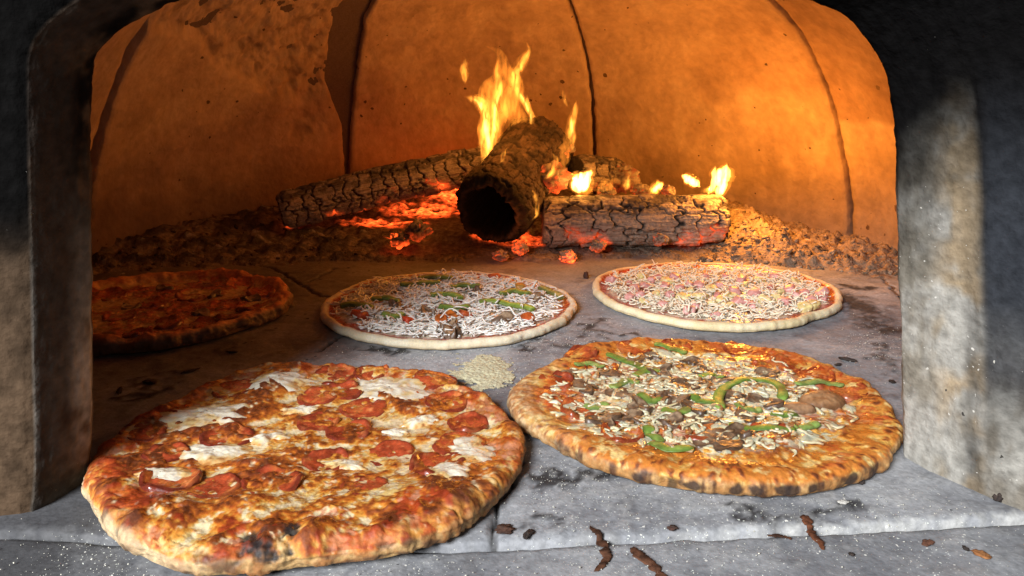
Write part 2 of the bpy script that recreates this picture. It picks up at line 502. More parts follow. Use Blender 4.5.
def arch_profile(n):
    """inner edge of the mouth, left foot to right foot, in x and z at its back edge"""
    L = [at_y(82, 500, .505)[[0, 2]], at_y(87, 470, .505)[[0, 2]]] + [at_y(90, py, .505)[[0, 2]] for py in (430, 350, 250, 160, 90)] + [at_y(93, 60, .505)[[0, 2]], at_y(112, 38, .506)[[0, 2]], at_y(150, 13, .508)[[0, 2]], at_y(182, 0, .510)[[0, 2]]]
    L = [tuple(q) for q in L] + [(-.14, .344), (-.07, .352),
         (0, .356), (.06, .354), (.13, .346), (.185, .333), (.222, .316), (.246, .290), (.258, .262), (.266, .22), (.277, .15), (.289, .08), (.303, -.01)]
    return spline(np.array(L), n)
def arch():
    n = 320
    A = arch_profile(n)
    T = np.gradient(A, axis=0); T /= np.linalg.norm(T, axis=1)[:, None]
    nrm = np.stack([-T[:, 1], T[:, 0]], 1)                 # outward
    side = sst(-.05, .05, A[:, 0])                         # 0 left jamb, 1 right jamb
    # rows from the dome side, over the back edge, along the reveal, groove, flare and front face: (outward, depth) for left and right
    R = [(.20, .82), (.06, .580), (.020, .566), (.006, .555), (0, .540)]
    L = [(.20, .82), (.06, .548), (.020, .533), (.006, .520), (0, .505)]
    R += [(.0045, .529), (.011, .516), (.0185, .502), (.0225, .4955), (.0250, .491), (.0265, .487), (.034, .476), (.045, .462), (.062, .438), (.085, .405), (.105, .385), (.16, .372), (.60, .37)]
    L += [(.0022, .496), (.0055, .485), (.0090, .475), (.0110, .470), (.0125, .4665), (.0140, .464), (.020, .461), (.030, .459), (.045, .456), (.065, .452), (.10, .446), (.18, .44), (.60, .43)]
    R, L = np.array(R), np.array(L)
    R, L = [np.stack([np.interp(np.linspace(0, len(q) - 1, 130), np.arange(len(q)), q[:, k]) for k in (0, 1)], 1) for q in (R, L)]
    off = L[:, None, 0] * (1 - side) + R[:, None, 0] * side
    sl = np.clip((A[:, 0] + .27) / .53, 0, 1)
    dep = L[:, None, 1] * (1 - sl) + R[:, None, 1] * sl
    P = np.stack([A[None, :, 0] + nrm[None, :, 0] * off, dep, A[None, :, 1] + nrm[None, :, 1] * off], -1)
    N = grid_normals(P, False)
    x, y, z = P[..., 0], P[..., 1], P[..., 2]
    P = P + N * (.0016 * fbm(x * 24, y * 24, z * 24, 4, 60) + .0006 * fbm(x * 150, y * 150, z * 150, 2, 61))[..., None]
    # colours of the cast concrete itself: buff, grey and where smoke has blackened it
    sd = np.broadcast_to(side, x.shape)
    n1 = fbm(x * 8, y * 8, z * 8, 5, 62); n2 = fbm(x * 30, y * 30, z * 30, 4, 64)
    n3 = fbm(x * 110, y * 110, z * 60, 3, 66)
    c = mixc(const((.345, .325, .285), x), (.215, .190, .150), sst(-.35, .45, n1 * .8 + .6 * n2 + .5 * n3))
    c = mixc(c, (.42, .30, .17), sst(.008, .02, off) * sd * sst(-.2, .3, n2 + n1) * .7)
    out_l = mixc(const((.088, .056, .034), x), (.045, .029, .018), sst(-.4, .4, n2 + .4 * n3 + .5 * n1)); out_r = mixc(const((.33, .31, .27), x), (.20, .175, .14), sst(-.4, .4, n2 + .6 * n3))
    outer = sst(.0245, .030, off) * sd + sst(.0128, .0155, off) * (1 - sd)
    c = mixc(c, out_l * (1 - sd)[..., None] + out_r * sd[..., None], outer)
    # soot line: slopes up towards the groove on the right reveal, low on the outer right piece
    lineR = .172 + .045 * sst(.0, .022, off) + .022 * n1
    lineRo = .085 + .10 * sst(.03, .06, off) * 0 + .035 * n1
    lineR = lineR * (1 - outer) + lineRo * outer
    lineL = .16 * (1 - outer) + .205 * outer + .05 * n1 + .02 * n2
    soot = sst(-.095, .085, z - (lineR * sd + lineL * (1 - sd)) + .02 * n2) 
    soot = np.maximum(soot, sst(.235, .285, z))
    c = mixc(c, (.0045, .0042, .0042), soot)
    # a scorched bluish grey on the outer right piece, and a dark smear down the right groove
    blue = outer * sd * sst(.05, .10, z + .02 * n1) * sst(.30, .18, z)
    c = mixc(c, (.060, .066, .078), blue * .42)
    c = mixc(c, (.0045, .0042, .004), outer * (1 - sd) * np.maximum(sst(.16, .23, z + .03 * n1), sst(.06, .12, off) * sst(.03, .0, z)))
    groove = np.exp(-((off - .0245) / .0035) ** 2) * sd + np.exp(-((off - .0120) / .0018) ** 2) * (1 - sd)
    c = mixc(c, (.022, .02, .019), groove * sst(.35, .0, z) * sst(-.6, .1, n1 + .1) * .75)
    # streaks of dark tan on the left reveal
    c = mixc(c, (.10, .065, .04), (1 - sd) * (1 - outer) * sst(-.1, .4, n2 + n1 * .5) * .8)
    c = mixc(c, (.045, .034, .027), (1 - sd) * (1 - outer) * (.10 + .75 * sst(.0015, .006, off)))  # dark sooty reveal; its lit back edge is painted in as a lighter tone
    grit = np.where(sd > .5, .55 + .5 * n1, .25 + .3 * n1)
    grit = grit * (1 - .8 * soot) * (.6 + .4 * sd)
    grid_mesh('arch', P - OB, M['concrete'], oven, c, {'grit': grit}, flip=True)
arch()

# ------------------------------------------------------------------ ash and embers round the fire
def ash_bed():
    step = .0036
    X, Y = np.meshgrid(np.arange(-.66, .66, step), np.arange(.98, 1.62, step))
    rr = np.hypot((X - DC[0]) / DRX, (Y - DC[1]) / DRY)
    n = fbm(X * 12, Y * 12, 0, 4, 70); f = fbm(X * 70, Y * 70, 0, 4, 71); l = fbm(X * 28, Y * 28, 0, 3, 72)
    f1, f2, cid = worley(X * 55 + .6 * f, Y * 55 + .6 * l, 5)
    # front limit of the ash, from the photograph: it runs from the left jamb to the right wall
    fx = np.array([-.75, -.60, -.50, -.40, -.28, -.15, .0, .12, .25, .36, .45, .55, .70])
    fy = np.array([1.06, 1.07, 1.10, 1.13, 1.14, 1.15, 1.16, 1.17, 1.165, 1.14, 1.10, 1.06, 1.00])
    lim = np.interp(X, fx, fy)
    g = Y - lim + .035 * n + .02 * l
    h = -.003 + .008 * sst(0, .03, g) + .016 * sst(.02, .20, g)
    h = h + .026 * sst(.74, 1.0, rr) * sst(.02, .10, g) * sst(.30, .05, X) * (1 - .45 * sst(-.25, -.45, X))
    h = h * (1 - .55 * sst(.38, .55, X))
    lump = sst(.0, .04, g)
    h = h + lump * (.0045 * l + .0040 * f)
    right = sst(.30, .42, X) * sst(-.02, .03, g)
    h = h + right * (.015 * np.maximum(0, .75 - f1) * (.4 + cid) + .030 * sst(.50, .36, X) * sst(1.12, 1.2, Y))
    left = sst(-.12, -.3, X) * sst(0, .04, g)
    h = h + left * (.012 * np.maximum(0, .6 - f1) * (cid > .45) + .0 * rr)
    c = mixc(const((.25, .19, .14), X), (.14, .105, .08), sst(-.3, .4, f + l * .5))
    c = mixc(c, (.34, .245, .16), right * sst(-.4, .3, f) * .85)
    c = mixc(c, (.075, .06, .052), left * sst(-.3, .25, l + f * .6) * .8)
    c = mixc(c, (.55, .5, .44), (cid > .9) * sst(.35, .1, f1) * left * .7)
    glow = np.zeros_like(X)
    for px, py, z, rx, ry, s in ((385, 224, .02, .075, .035, 1.2), (425, 214, .02, .08, .05, 1.4), (455, 205, .02, .07, .07, 1.5), (470, 195, .02, .05, .07, 1.2), (500, 232, .02, .05, .04, 1.4), (520, 238, .015, .05, .03, 1.0), (560, 236, .015, .05, .02, .6), (610, 232, .02, .06, .02, .7), (405, 240, .012, .035, .008, .6), (570, 257, .008, .016, .006, .7)):
        q = on_z(px, py, z)
        glow = np.maximum(glow, s * sst(1.3, .1, np.hypot((X - q[0]) / rx, (Y - q[1]) / ry) + .5 * np.abs(l)))
    glow = glow * sst(-.5, .3, f + .3 * l)
    P = np.stack([X, Y, h], -1)
    keep = (cell_mean(rr, False) < 1.02) & (cell_mean(h, False) > -.0035)
    o = grid_mesh('ash_bed', P, M['ash'], C=c, extra={'glow': glow}, mask=keep)
    return tag(o, 'lumpy grey ash with red embers heaped round the burning logs', 'ash', kind='stuff')
ash_obj = ash_bed()

def ash_flakes():
    """loose chips of ash and char lying over the ash bed: far too many to count"""
    rg = np.random.RandomState(12)
    la = np.linspace(-math.pi / 2, math.pi / 2, 6); t = np.linspace(0, 2 * math.pi, 9, endpoint=False)
    LA, T = np.meshgrid(la, t, indexing='ij')
    d = np.stack([np.cos(LA) * np.cos(T), np.cos(LA) * np.sin(T), np.sin(LA)], -1)
    bq = quads(6, 9, True); V, Q, C = [], [], []
    fx = np.array([-.60, -.50, -.40, -.28, -.15, .0, .12, .25, .36, .45, .55]); fy = np.array([1.07, 1.10, 1.13, 1.14, 1.15, 1.16, 1.17, 1.165, 1.14, 1.10, 1.06])
    k = 0
    while k < 1150:
        if rg.rand() < .62: x = rg.uniform(.30, .60)
        else: x = rg.uniform(-.60, .32)
        y = np.interp(x, fx, fy) + abs(rg.normal()) * .10 + .004
        rr = math.hypot((x - DC[0]) / DRX, (y - DC[1]) / DRY)
        if rr > .985 or (-.28 < x < .10 and 1.19 < y < 1.42 and rg.rand() < .85): continue
        hit, loc, _, _ = ash_obj.ray_cast((x, y, .5), (0, 0, -1))
        if not hit: continue
        right = x > .28
        if x > .44 and rg.rand() < .6: continue
        s = (.0014 + .0046 * rg.rand() ** 4) * (.9 if right else .65)
        sc = np.array([1 + .8 * rg.rand(), .7 + .5 * rg.rand(), .35 + .4 * rg.rand()]) * s
        a = rg.rand() * 6.28; b = rg.normal() * .5
        P = d * sc * (1 + .28 * rg.normal(size=(6, 9, 1)) * np.cos(LA)[..., None])
        x2 = P[..., 0] * math.cos(b) - P[..., 2] * math.sin(b); z2 = P[..., 0] * math.sin(b) + P[..., 2] * math.cos(b)
        P = np.stack([x2 * math.cos(a) - P[..., 1] * math.sin(a), x2 * math.sin(a) + P[..., 1] * math.cos(a), z2], -1)
        V.append((P + np.array([x, y, loc.z + s * .25])).reshape(-1, 3)); Q.append(bq + 54 * k)
        v = rg.rand()
        if right: c = np.array((.38, .275, .185)) * (.35 + .75 * v)
        elif x < -.22: c = np.array((.10, .075, .06)) * (.5 + .9 * v) if v < .97 else np.array((.45, .40, .36))
        else: c = np.array((.24, .17, .125)) * (.3 + 1.0 * v)
        C.append(const(c, np.zeros(54))); k += 1
    o = make_mesh('ash_flakes', np.concatenate(V), np.concatenate(Q), M['ash'], None, np.concatenate(C), {'glow': np.zeros(54 * k)})
    tag(o, 'loose chips of ash and charcoal strewn over the ash bed', 'ash', kind='stuff')
bpy.context.view_layer.update()
ash_flakes()

# ------------------------------------------------------------------ logs
def log(label, p0, p1, r, seed, blocks=(7, 16), hollow=False, glow_at=0.0, col=(.30, .245, .20), sag=0.0, flat=1.0, twist=.4, crackd=.0055, dark=.0):
    p0, p1 = np.array(p0, float), np.array(p1, float)
    Lg = np.linalg.norm(p1 - p0); T = (p1 - p0) / Lg
    A = np.cross(T, [0, 0, 1.]); A /= np.linalg.norm(A); B = np.cross(A, T)
    nt, nl = 200, max(80, int(Lg / .0014))
    s = np.linspace(0, 1, nl); th = np.linspace(0, 2 * math.pi, nt, endpoint=False)
    Sg, TH = np.meshgrid(s, th, indexing='ij')
    bx, by = blocks
    wob = .48
    cxn = np.cos(TH) * 2; sxn = np.sin(TH) * 2
    w1 = fbm(cxn, sxn, Sg * Lg * 30, 3, seed); w2 = fbm(cxn, sxn, Sg * Lg * 30, 3, seed + 9)
    # alligator cracks: rows of blocks along the grain, split across it at differing places
    rowf = TH / (2 * math.pi) * bx + wob * w1 + twist * Sg
    row = np.floor(rowf) % bx
    fr = np.abs((rowf % 1) - .5) * 2
    shift = _perm[(row.astype(int) * 7 + seed * 13) % 256] / 256.
    colf = Sg * by + shift + .55 * w2 + .35 * pn(Sg * 9, row, 0, seed)
    fc = np.abs((colf % 1) - .5) * 2
    cw = .10 * fbm(cxn * 2, sxn * 2, Sg * Lg * 40, 3, seed + 21)
    cr = np.maximum(sst(.84 + cw, 1.0, fr) * .65, sst(.80 + cw, .99, fc))
    fine = sst(.10, .02, np.abs(fbm(cxn * 5, sxn * 5, Sg * Lg * 60, 3, seed + 23))) * .28
    cr = np.maximum(cr, fine * (cw > -.02))
    cid = _perm[(np.floor(colf).astype(int) * 31 + row.astype(int) * 17) % 256] / 256.
    grain = fbm(cxn * 6, sxn * 6, Sg * Lg * 25, 4, seed + 4)
    R = r * (1 + .10 * fbm(cxn * .7, sxn * .7, Sg * 3, 3, seed + 2))
    d = -crackd * cr + .003 * (cid - .5) * (1 - cr) + .0022 * grain
    R = R + d
    endr = sst(0, .006 / Lg, Sg) * sst(1, 1 - .006 / Lg, Sg)
    if hollow: R = R * (1 + .10 * fbm(np.cos(TH) * 2.2, np.sin(TH) * 2.2, 0, 3, seed + 31) * sst(.5, 0, Sg))
    R = R * (.90 + .10 * endr)
    ctr = p0 + T * (Sg * Lg)[..., None] + np.array([0, 0, 1.]) * (sag * np.sin(Sg * math.pi))[..., None]
    P = ctr + A * (R * np.cos(TH))[..., None] + B * (R * np.sin(TH) * flat)[..., None]
    C = mixc(const(col, TH), np.array(col) * .62, sst(-.3, .5, grain + .5 * (cid - .5)))
    C = mixc(C, np.array(col) * 1.35, sst(.6, .9, cid) * .5)
    C = mixc(C, (.018, .014, .012), np.clip(cr * 1.1, 0, 1) * .93)
    top = sst(.2, .8, np.sin(TH)) * sst(-.1, .4, w1 + .2)
    C = mixc(C, (.05, .04, .034), top * .75)
    if hollow: P = P + T * (.007 * fbm(np.cos(TH) * 3, np.sin(TH) * 3, 0, 4, seed + 41, .65) * sst(.12, 0, Sg))[..., None]
    C = mixc(C, (.02, .017, .015), np.clip(dark + (.5 * sst(.22, .0, Sg + .08 * w2) if hollow else 0), 0, .95) * np.ones_like(TH))
    low = sst(.0, -.7, np.sin(TH) + .35 * w2)
    G = glow_at * low * (.25 + .9 * cr) * sst(-.05, .35, fbm(Sg * 5, TH * .6, 0, 3, seed + 15))
    # the ends: one ring inwards to the middle, the hollow log burnt out to a tube
    ends = []
    for e, sgn in ((0, -1), (-1, 1)):
        ring = P[e]; c0 = ctr[e].mean(0)
        rows, rc = [], []
        if hollow and e == 0:
            rim = 1 - .13 * (1 + .5 * fbm(np.cos(th) * 3, np.sin(th) * 3, 0, 3, seed))
            for f, dp in ((.97, -.003), (.90, -.004), (.80, .003), (.77, .02), (.73, .06), (.66, .11), (.4, .13), (0, .135)):
                fr_ = f * (1 + .03 * fbm(np.cos(th) * 3, np.sin(th) * 3, f * 9, 3, seed)) if f > 0 else np.zeros(nt)
                rows.append(c0 + (ring - c0) * np.broadcast_to(fr_, (nt,))[:, None] + T * (dp + .003 * fbm(np.cos(th) * 4, np.sin(th) * 4, dp * 50, 2, seed))[..., None] if True else 0)
                rc.append(const((.045, .033, .025) if f > .85 else (.008, .007, .006), th))
        else:
            for f in (.97, .8, .5, .25, 0):
                rows.append(c0 + (ring - c0) * f + T * sgn * (.003 + .003 * fbm(np.cos(th) * 4 * f, np.sin(th) * 4 * f, 0, 3, seed + 5))[:, None])
                rc.append(const((.03, .024, .02) if e == 0 else np.array(col) * .7, th))
        ends.append((rows, rc))
    P = np.concatenate([np.array(ends[0][0][::-1]), P, np.array(ends[1][0])])
    C = np.concatenate([np.array(ends[0][1][::-1]), C, np.array(ends[1][1])])
    z0, z1 = np.zeros((len(ends[0][0]), nt)), np.zeros((len(ends[1][0]), nt))
    G = np.concatenate([z0, G, z1])
    base = (p0 + p1) / 2
    o = grid_mesh('fire_log', P - base, M['log'], C=C, extra={'glow': G}, wrap=True, flip=True)
    o.location = base
    return tag(o, label, 'log', 'logs burning in the oven')
log('long split log with blocky cracked bark reaching left towards the wall', at_y(283, 211, 1.29), at_y(488, 164, 1.375), .032, 1, (4, 16), glow_at=.60, col=(.44, .36, .30), crackd=.0070, sag=.004)
log('hollow charred log with black open end facing the oven mouth', at_y(489, 213, 1.185), at_y(541, 146, 1.36), .061, 2, (30, 9), hollow=True, glow_at=0, col=(.19, .130, .095), crackd=.0045, dark=.42, twist=.2)
log('short ash grey log with square cracks lying crosswise on the right', at_y(722, 219, 1.235), at_y(545, 222, 1.225), .040, 3, (7, 7), glow_at=.36, col=(.38, .31, .25), crackd=.0070)
log('stub of burnt wood lying behind the hollow log', at_y(575, 172, 1.31), at_y(618, 176, 1.36), .030, 4, (7, 4), glow_at=.15, col=(.34, .27, .21))

# ------------------------------------------------------------------ ember lumps
def lump(name, loc, r, seed, mat, c0, c1, glow=None, squash=.7, rough=.35, ridge=0.0, nt=40, npz=24):
    th = np.linspace(0, 2 * math.pi, nt, endpoint=False); la = np.linspace(-math.pi / 2, math.pi / 2, npz)
    LA, TH = np.meshgrid(la, th, indexing='ij')
    d = np.stack([np.cos(LA) * np.cos(TH), np.cos(LA) * np.sin(TH), np.sin(LA)], -1)
    k = 1 + rough * fbm(d[..., 0] * 1.6, d[..., 1] * 1.6, d[..., 2] * 1.6, 4, seed)
    if ridge: k = k - ridge * np.abs(fbm(d[..., 0] * 3, d[..., 1] * 3, d[..., 2] * 3, 3, seed + 3))
    rr = np.broadcast_to(np.asarray(r, float), (3,))
    P = d * k[..., None] * rr * np.array([1, 1, squash])
    m = fbm(d[..., 0] * 3, d[..., 1] * 3, d[..., 2] * 3, 4, seed + 7)
    C = mixc(const(c0, m), c1, sst(-.3, .4, m))
    ex = {}
    if glow is not None:
        ex['glow'] = glow * sst(.15, .5, m + .3 * np.cos(TH)) + glow * .5 * sst(.2, -.7, d[..., 2])
    o = grid_mesh(name, P, mat, C=C, extra=ex, wrap=True)
    o.location = loc
    return o
EMB = [(622, 178, 1.33, .026, .05, 'rounded ash coated coal on top of the grey log'), (606, 192, 1.275, .015, .15, 'small pale coal on the grey log near the bright flame'),
       (640, 190, 1.29, .014, .1, 'small pale coal on the grey log beside the rounded coal'), (668, 191, 1.27, .012, .1, 'little coal on the grey log halfway along its top'),
       (556, 150, 1.335, .028, .1, 'knobbly burnt chunk leaning on the hollow log'), (548, 178, 1.255, .030, .2, 'bluish grey burnt chunk right of the hollow end'),
       (418, 231, 1.20, .020, .2, 'jagged dark ember below the long split log'), (400, 240, 1.19, .014, .6, 'thin glowing ember lying in front of the split log'),
       (520, 248, 1.17, .012, .3, 'ash covered ember under the hollow log'), (568, 257, 1.155, .012, .8, 'glowing ember in front of the grey log'),
       (598, 246, 1.175, .011, .2, 'dull ember in the ash below the grey log'), (660, 240, 1.185, .012, .1, 'grey cinder in the ash below the grey log'),
       (500, 256, 1.15, .010, .1, 'pale cinder at the front of the ash'), (628, 104, 0, 0, 0, '')]
for i, (px, py, y, r, g, lb) in enumerate(EMB[:-1]):
    p = at_y(px, py, y)
    o = lump('ember', p, (r * 1.15, r, r), 80 + i, M['log'], (.30, .24, .19), (.10, .08, .065), g, .85, .5, .25)
    o.rotation_euler = (0, 0, i * 1.3)
    tag(o, lb, 'ember', 'coals and embers of the fire')

# ------------------------------------------------------------------ flames
def flame_mat(name, col, dens):
    m = bpy.data.materials.new(name); m.use_nodes = True
    nt = m.node_tree; nt.nodes.clear()
    out = nt.nodes.new('ShaderNodeOutputMaterial'); em = nt.nodes.new('ShaderNodeEmission')
    em.inputs[0].default_value = (*col, 1); em.inputs[1].default_value = dens
    tc = nt.nodes.new('ShaderNodeTexCoord'); mp = nt.nodes.new('ShaderNodeMapping'); mp.inputs['Scale'].default_value = (1, 1, .32)
    nz = nt.nodes.new('ShaderNodeTexNoise'); nz.inputs['Scale'].default_value = 150; nz.inputs['Detail'].default_value = 2; nz.inputs['Distortion'].default_value = .6
    mr = nt.nodes.new('ShaderNodeMapRange'); mr.inputs[1].default_value = .36; mr.inputs[2].default_value = .66; mr.inputs[3].default_value = .06 * dens; mr.inputs[4].default_value = 1.9 * dens
    nt.links.new(tc.outputs['Object'], mp.inputs[0]); nt.links.new(mp.outputs[0], nz.inputs['Vector'])
    nt.links.new(nz.outputs['Fac'], mr.inputs[0]); nt.links.new(mr.outputs[0], em.inputs[1])
    nt.links.new(em.outputs[0], out.inputs['Volume'])
    return m
M['flame'] = flame_mat('flame_orange', (1.0, .40, .045), 125)
M['flame_hot'] = flame_mat('flame_yellow', (1.0, .54, .12), 480)
M['flame_dim'] = flame_mat('flame_wisp', (1.0, .29, .028), 46)
FL = 'flames above the burning logs'
def flame(label, pts, y, mat='flame', core=None, dep=.55, seed=0):
    """pts: (px, py, half width in px) from root to tip, standing at depth y; an outer veil with brighter flame inside"""
    pts = np.array(pts, float)
    q = spline(pts, 60)
    path = np.array([at_y(a, b, y) for a, b, _ in q])
    k = y / math.cos(PITCH) / F
    s = np.linspace(0, 1, len(q))
    w = 1.05 * np.maximum(q[:, 2], .15) * k * (1 + .30 * pn(s * 6, seed * 7.7 + 3))
    path[:, 0] += .0016 * pn(s * 7, seed * 3.3)
    path[:, 1] += .006 * pn(s * 3, seed * 5.1 + 20)
    base = path[0].copy()
    def body(name, sc, mt, parent, lo, hi, dx=0.0):
        i0, i1 = int(lo * len(q)), int(hi * len(q))
        t = np.linspace(0, 1, i1 - i0)
        ww = w[i0:i1] * sc * np.clip(np.minimum(t * 6 + .25, (1 - t) * 3.2), .03, 1) ** .8
        pp = path[i0:i1] - base
        pp[:, 0] += dx * w[i0:i1] * np.sin(t * 5 + seed)
        G = tube_grid(pp, ww, ww * dep, 16, (0, 1, 0))
        return grid_mesh(name, capped(G), M[mt], parent, wrap=True)
    o = body('flame', 1.12, 'flame_dim', None, 0, 1)
    o.location = base
    tag(o, label, 'flame', FL)
    if mat != 'flame_dim':
        body('inner_flame', .80, 'flame', o, 0, .95, .12)
        body('inner_flame', .50, 'flame', o, .04, .88, .25)
    if mat == 'flame_hot':
        body('flame_core', .72, 'flame_hot', o, .03, .9, .1)
    elif core:
        body('flame_core', core[0] * .8, 'flame_hot', o, core[1], core[2], .3)
    return o
flame('tall bent flame at left with its tip turned aside', [(484, 176, 3), (487, 150, 5.5), (485, 128, 6), (486, 112, 5), (480, 102, 6), (470, 98, 5), (461, 96, 1)], 1.25, core=(.45, .1, .8), seed=1)
flame('small loose flame high above the bent flame', [(465, 84, 2.0), (464, 73, 4), (465, 62, 2.5), (465, 56, .5)], 1.25, 'flame', seed=2)
flame('slim upright flame right behind the bent flame', [(484, 164, 3), (492, 145, 5), (496, 126, 4.5), (495, 108, 4.5), (499, 88, 5), (496, 70, 4), (500, 50, 1)], 1.27, core=(.4, .15, .7), seed=3)
flame('wavy flame rising highest over the hollow log', [(530, 132, 2), (532, 118, 3), (526, 105, 3), (517, 90, 4), (515, 76, 5), (522, 62, 5), (529, 50, 4), (524, 38, 1)], 1.30, core=(.3, .1, .5), seed=4)
flame('faint wisp of flame between the two tall flames', [(508, 130, 3), (507, 110, 7), (512, 90, 7), (504, 70, 7), (499, 52, 4), (478, 44, 1)], 1.31, 'flame_dim', seed=5)
flame('narrow flame standing over the middle of the fire', [(573, 152, 1.5), (571, 138, 4), (572, 122, 4.5), (576, 106, 2.5), (576, 98, .6)], 1.28, core=(.35, .2, .6), seed=6)
flame('tiny detached flame above the narrow middle flame', [(567, 107, 1), (564, 97, 2), (562, 88, .5)], 1.28, seed=7)
flame('bright white yellow flame beside the hollow log', [(572, 190, 6), (578, 186, 10), (584, 180, 10), (590, 173, 5), (593, 167, 1)], 1.225, 'flame_hot', dep=.8, seed=8)
flame('curl of flame licking round the hollow end', [(531, 222, 1.2), (537, 212, 2.2), (537, 200, 2.5), (531, 190, 1.8), (526, 182, .5)], 1.19, seed=9)
flame('thin flame licking over the burnt chunk', [(545, 182, 1), (552, 172, 3), (556, 160, 3), (550, 151, .6)], 1.225, seed=10)
flame('short curved flame on top of the hollow log', [(505, 171, .8), (502, 163, 2), (504, 153, 2), (510, 145, .5)], 1.20, seed=11)
flame('low rounded flame behind the grey log', [(650, 194, 4), (655, 188, 6), (661, 184, 5), (664, 181, .8)], 1.285, core=(.5, .1, .9), dep=.8, seed=12)
flame('little pointed flame over the grey log', [(627, 190, 4), (627, 180, 3), (628, 168, .6)], 1.285, seed=13)
flame('bright round flame left of the tall end flame', [(700, 187, 1.5), (695, 183, 5), (690, 180, 5.5), (684, 176, 3), (683, 174, .5)], 1.25, 'flame_hot', dep=.9, seed=14)
flame('forked bright flame at the right end of the grey log', [(716, 196, 4), (722, 188, 8), (724, 178, 9), (726, 168, 7), (727, 161, 1)], 1.245, 'flame_hot', dep=.7, seed=15)
flame('narrow left fork of the bright end flame', [(710, 194, 2), (714, 184, 4), (714, 172, 4), (717, 164, .8)], 1.25, 'flame_hot', dep=.7, seed=16)
for i, (lb, pts, y, m) in enumerate((
    ('broad faint veil of flame behind the bent flame', [(492, 160, 5), (490, 135, 10), (494, 112, 11), (490, 92, 9), (496, 76, 5), (492, 66, 1)], 1.29, 'flame_dim'),
    ('faint veil of flame over the top of the hollow log', [(522, 140, 5), (520, 122, 9), (511, 104, 9), (516, 86, 7), (512, 70, 4), (517, 58, 1)], 1.32, 'flame_dim'),
    ('thin bright streak of flame along the left of the hollow log', [(479, 182, 1), (484, 162, 2.6), (481, 142, 2.6), (489, 122, 2.4), (487, 104, .6)], 1.235, 'flame'),
    ('thin twisting flame at the back of the hollow log', [(541, 142, 1), (538, 126, 2.2), (531, 112, 2.2), (527, 98, 2), (531, 84, .5)], 1.33, 'flame'),
    ('faint glow of flame at the burnt chunk', [(560, 176, 4), (561, 160, 6), (566, 146, 5), (563, 132, 1)], 1.29, 'flame_dim'),
    ('faint flame licking along the top of the grey log', [(598, 194, 4), (606, 186, 6), (613, 180, 4), (618, 172, .8)], 1.265, 'flame_dim'),
    ('low licking flame linking the round flame to the end flame', [(700, 192, 2), (707, 190, 3), (713, 190, 3), (718, 187, .8)], 1.248, 'flame'))):
    flame(lb, pts, y, m, seed=40 + i)

# ------------------------------------------------------------------ pizzas
M['crust'] = mat_col('baked_crust', .62, .35, sss=.12, sss_r=(.006, .003, .0015), bumps=((170, .4, .0012), (700, .5, .0006)), vary=.24, vscale=330)
M['dough'] = mat_col('raw_dough', .7, .3, sss=.25, sss_r=(.006, .004, .002), bumps=((150, .3, .0015), (900, .5, .0006)), vary=.10, vscale=500)
M['cheese'] = mat_col('melted_cheese', .30, .5, sss=.15, sss_r=(.005, .003, .001), bumps=((230, .4, .0012), (800, .35, .0005)), vary=.20, vscale=300, coat=.4, rvar=.16)
M['pepperoni'] = mat_col('pepperoni', .30, .5, sss=.12, sss_r=(.005, .001, .001), bumps=((330, .4, .0008),), vary=.28, vscale=420, coat=.12, rvar=.14)
M['mozz'] = mat_col('mozzarella', .36, .5, sss=.3, sss_r=(.006, .005, .003), bumps=((160, .3, .0015), (600, .3, .0005)), vary=.10, vscale=250, coat=.2)
M['veg'] = mat_col('pepper_flesh', .46, .4, sss=.15, sss_r=(.002, .005, .001), bumps=((200, .35, .0009),), vary=.25, vscale=220, coat=.05)
M['mushroom'] = mat_col('mushroom_flesh', .45, .45, sss=.1, bumps=((260, .45, .001),), vary=.28, vscale=330, coat=.15)
M['shred'] = mat_col('shredded_cheese', .5, .4, sss=.3, sss_r=(.004, .003, .002), bumps=(), vary=.08, vscale=300)
M['ham'] = mat_col('ham', .42, .45, sss=.2, sss_r=(.005, .002, .002), bumps=((350, .4, .0007),), vary=.16, vscale=420)
M['char'] = mat_col('burnt_residue', .8, .2, bumps=((300, .7, .0015),), vary=.3, vscale=300)
M['flour'] = mat_col('semolina', .95, .1, bumps=((1300, .9, .0010),), vary=.22, vscale=1500)

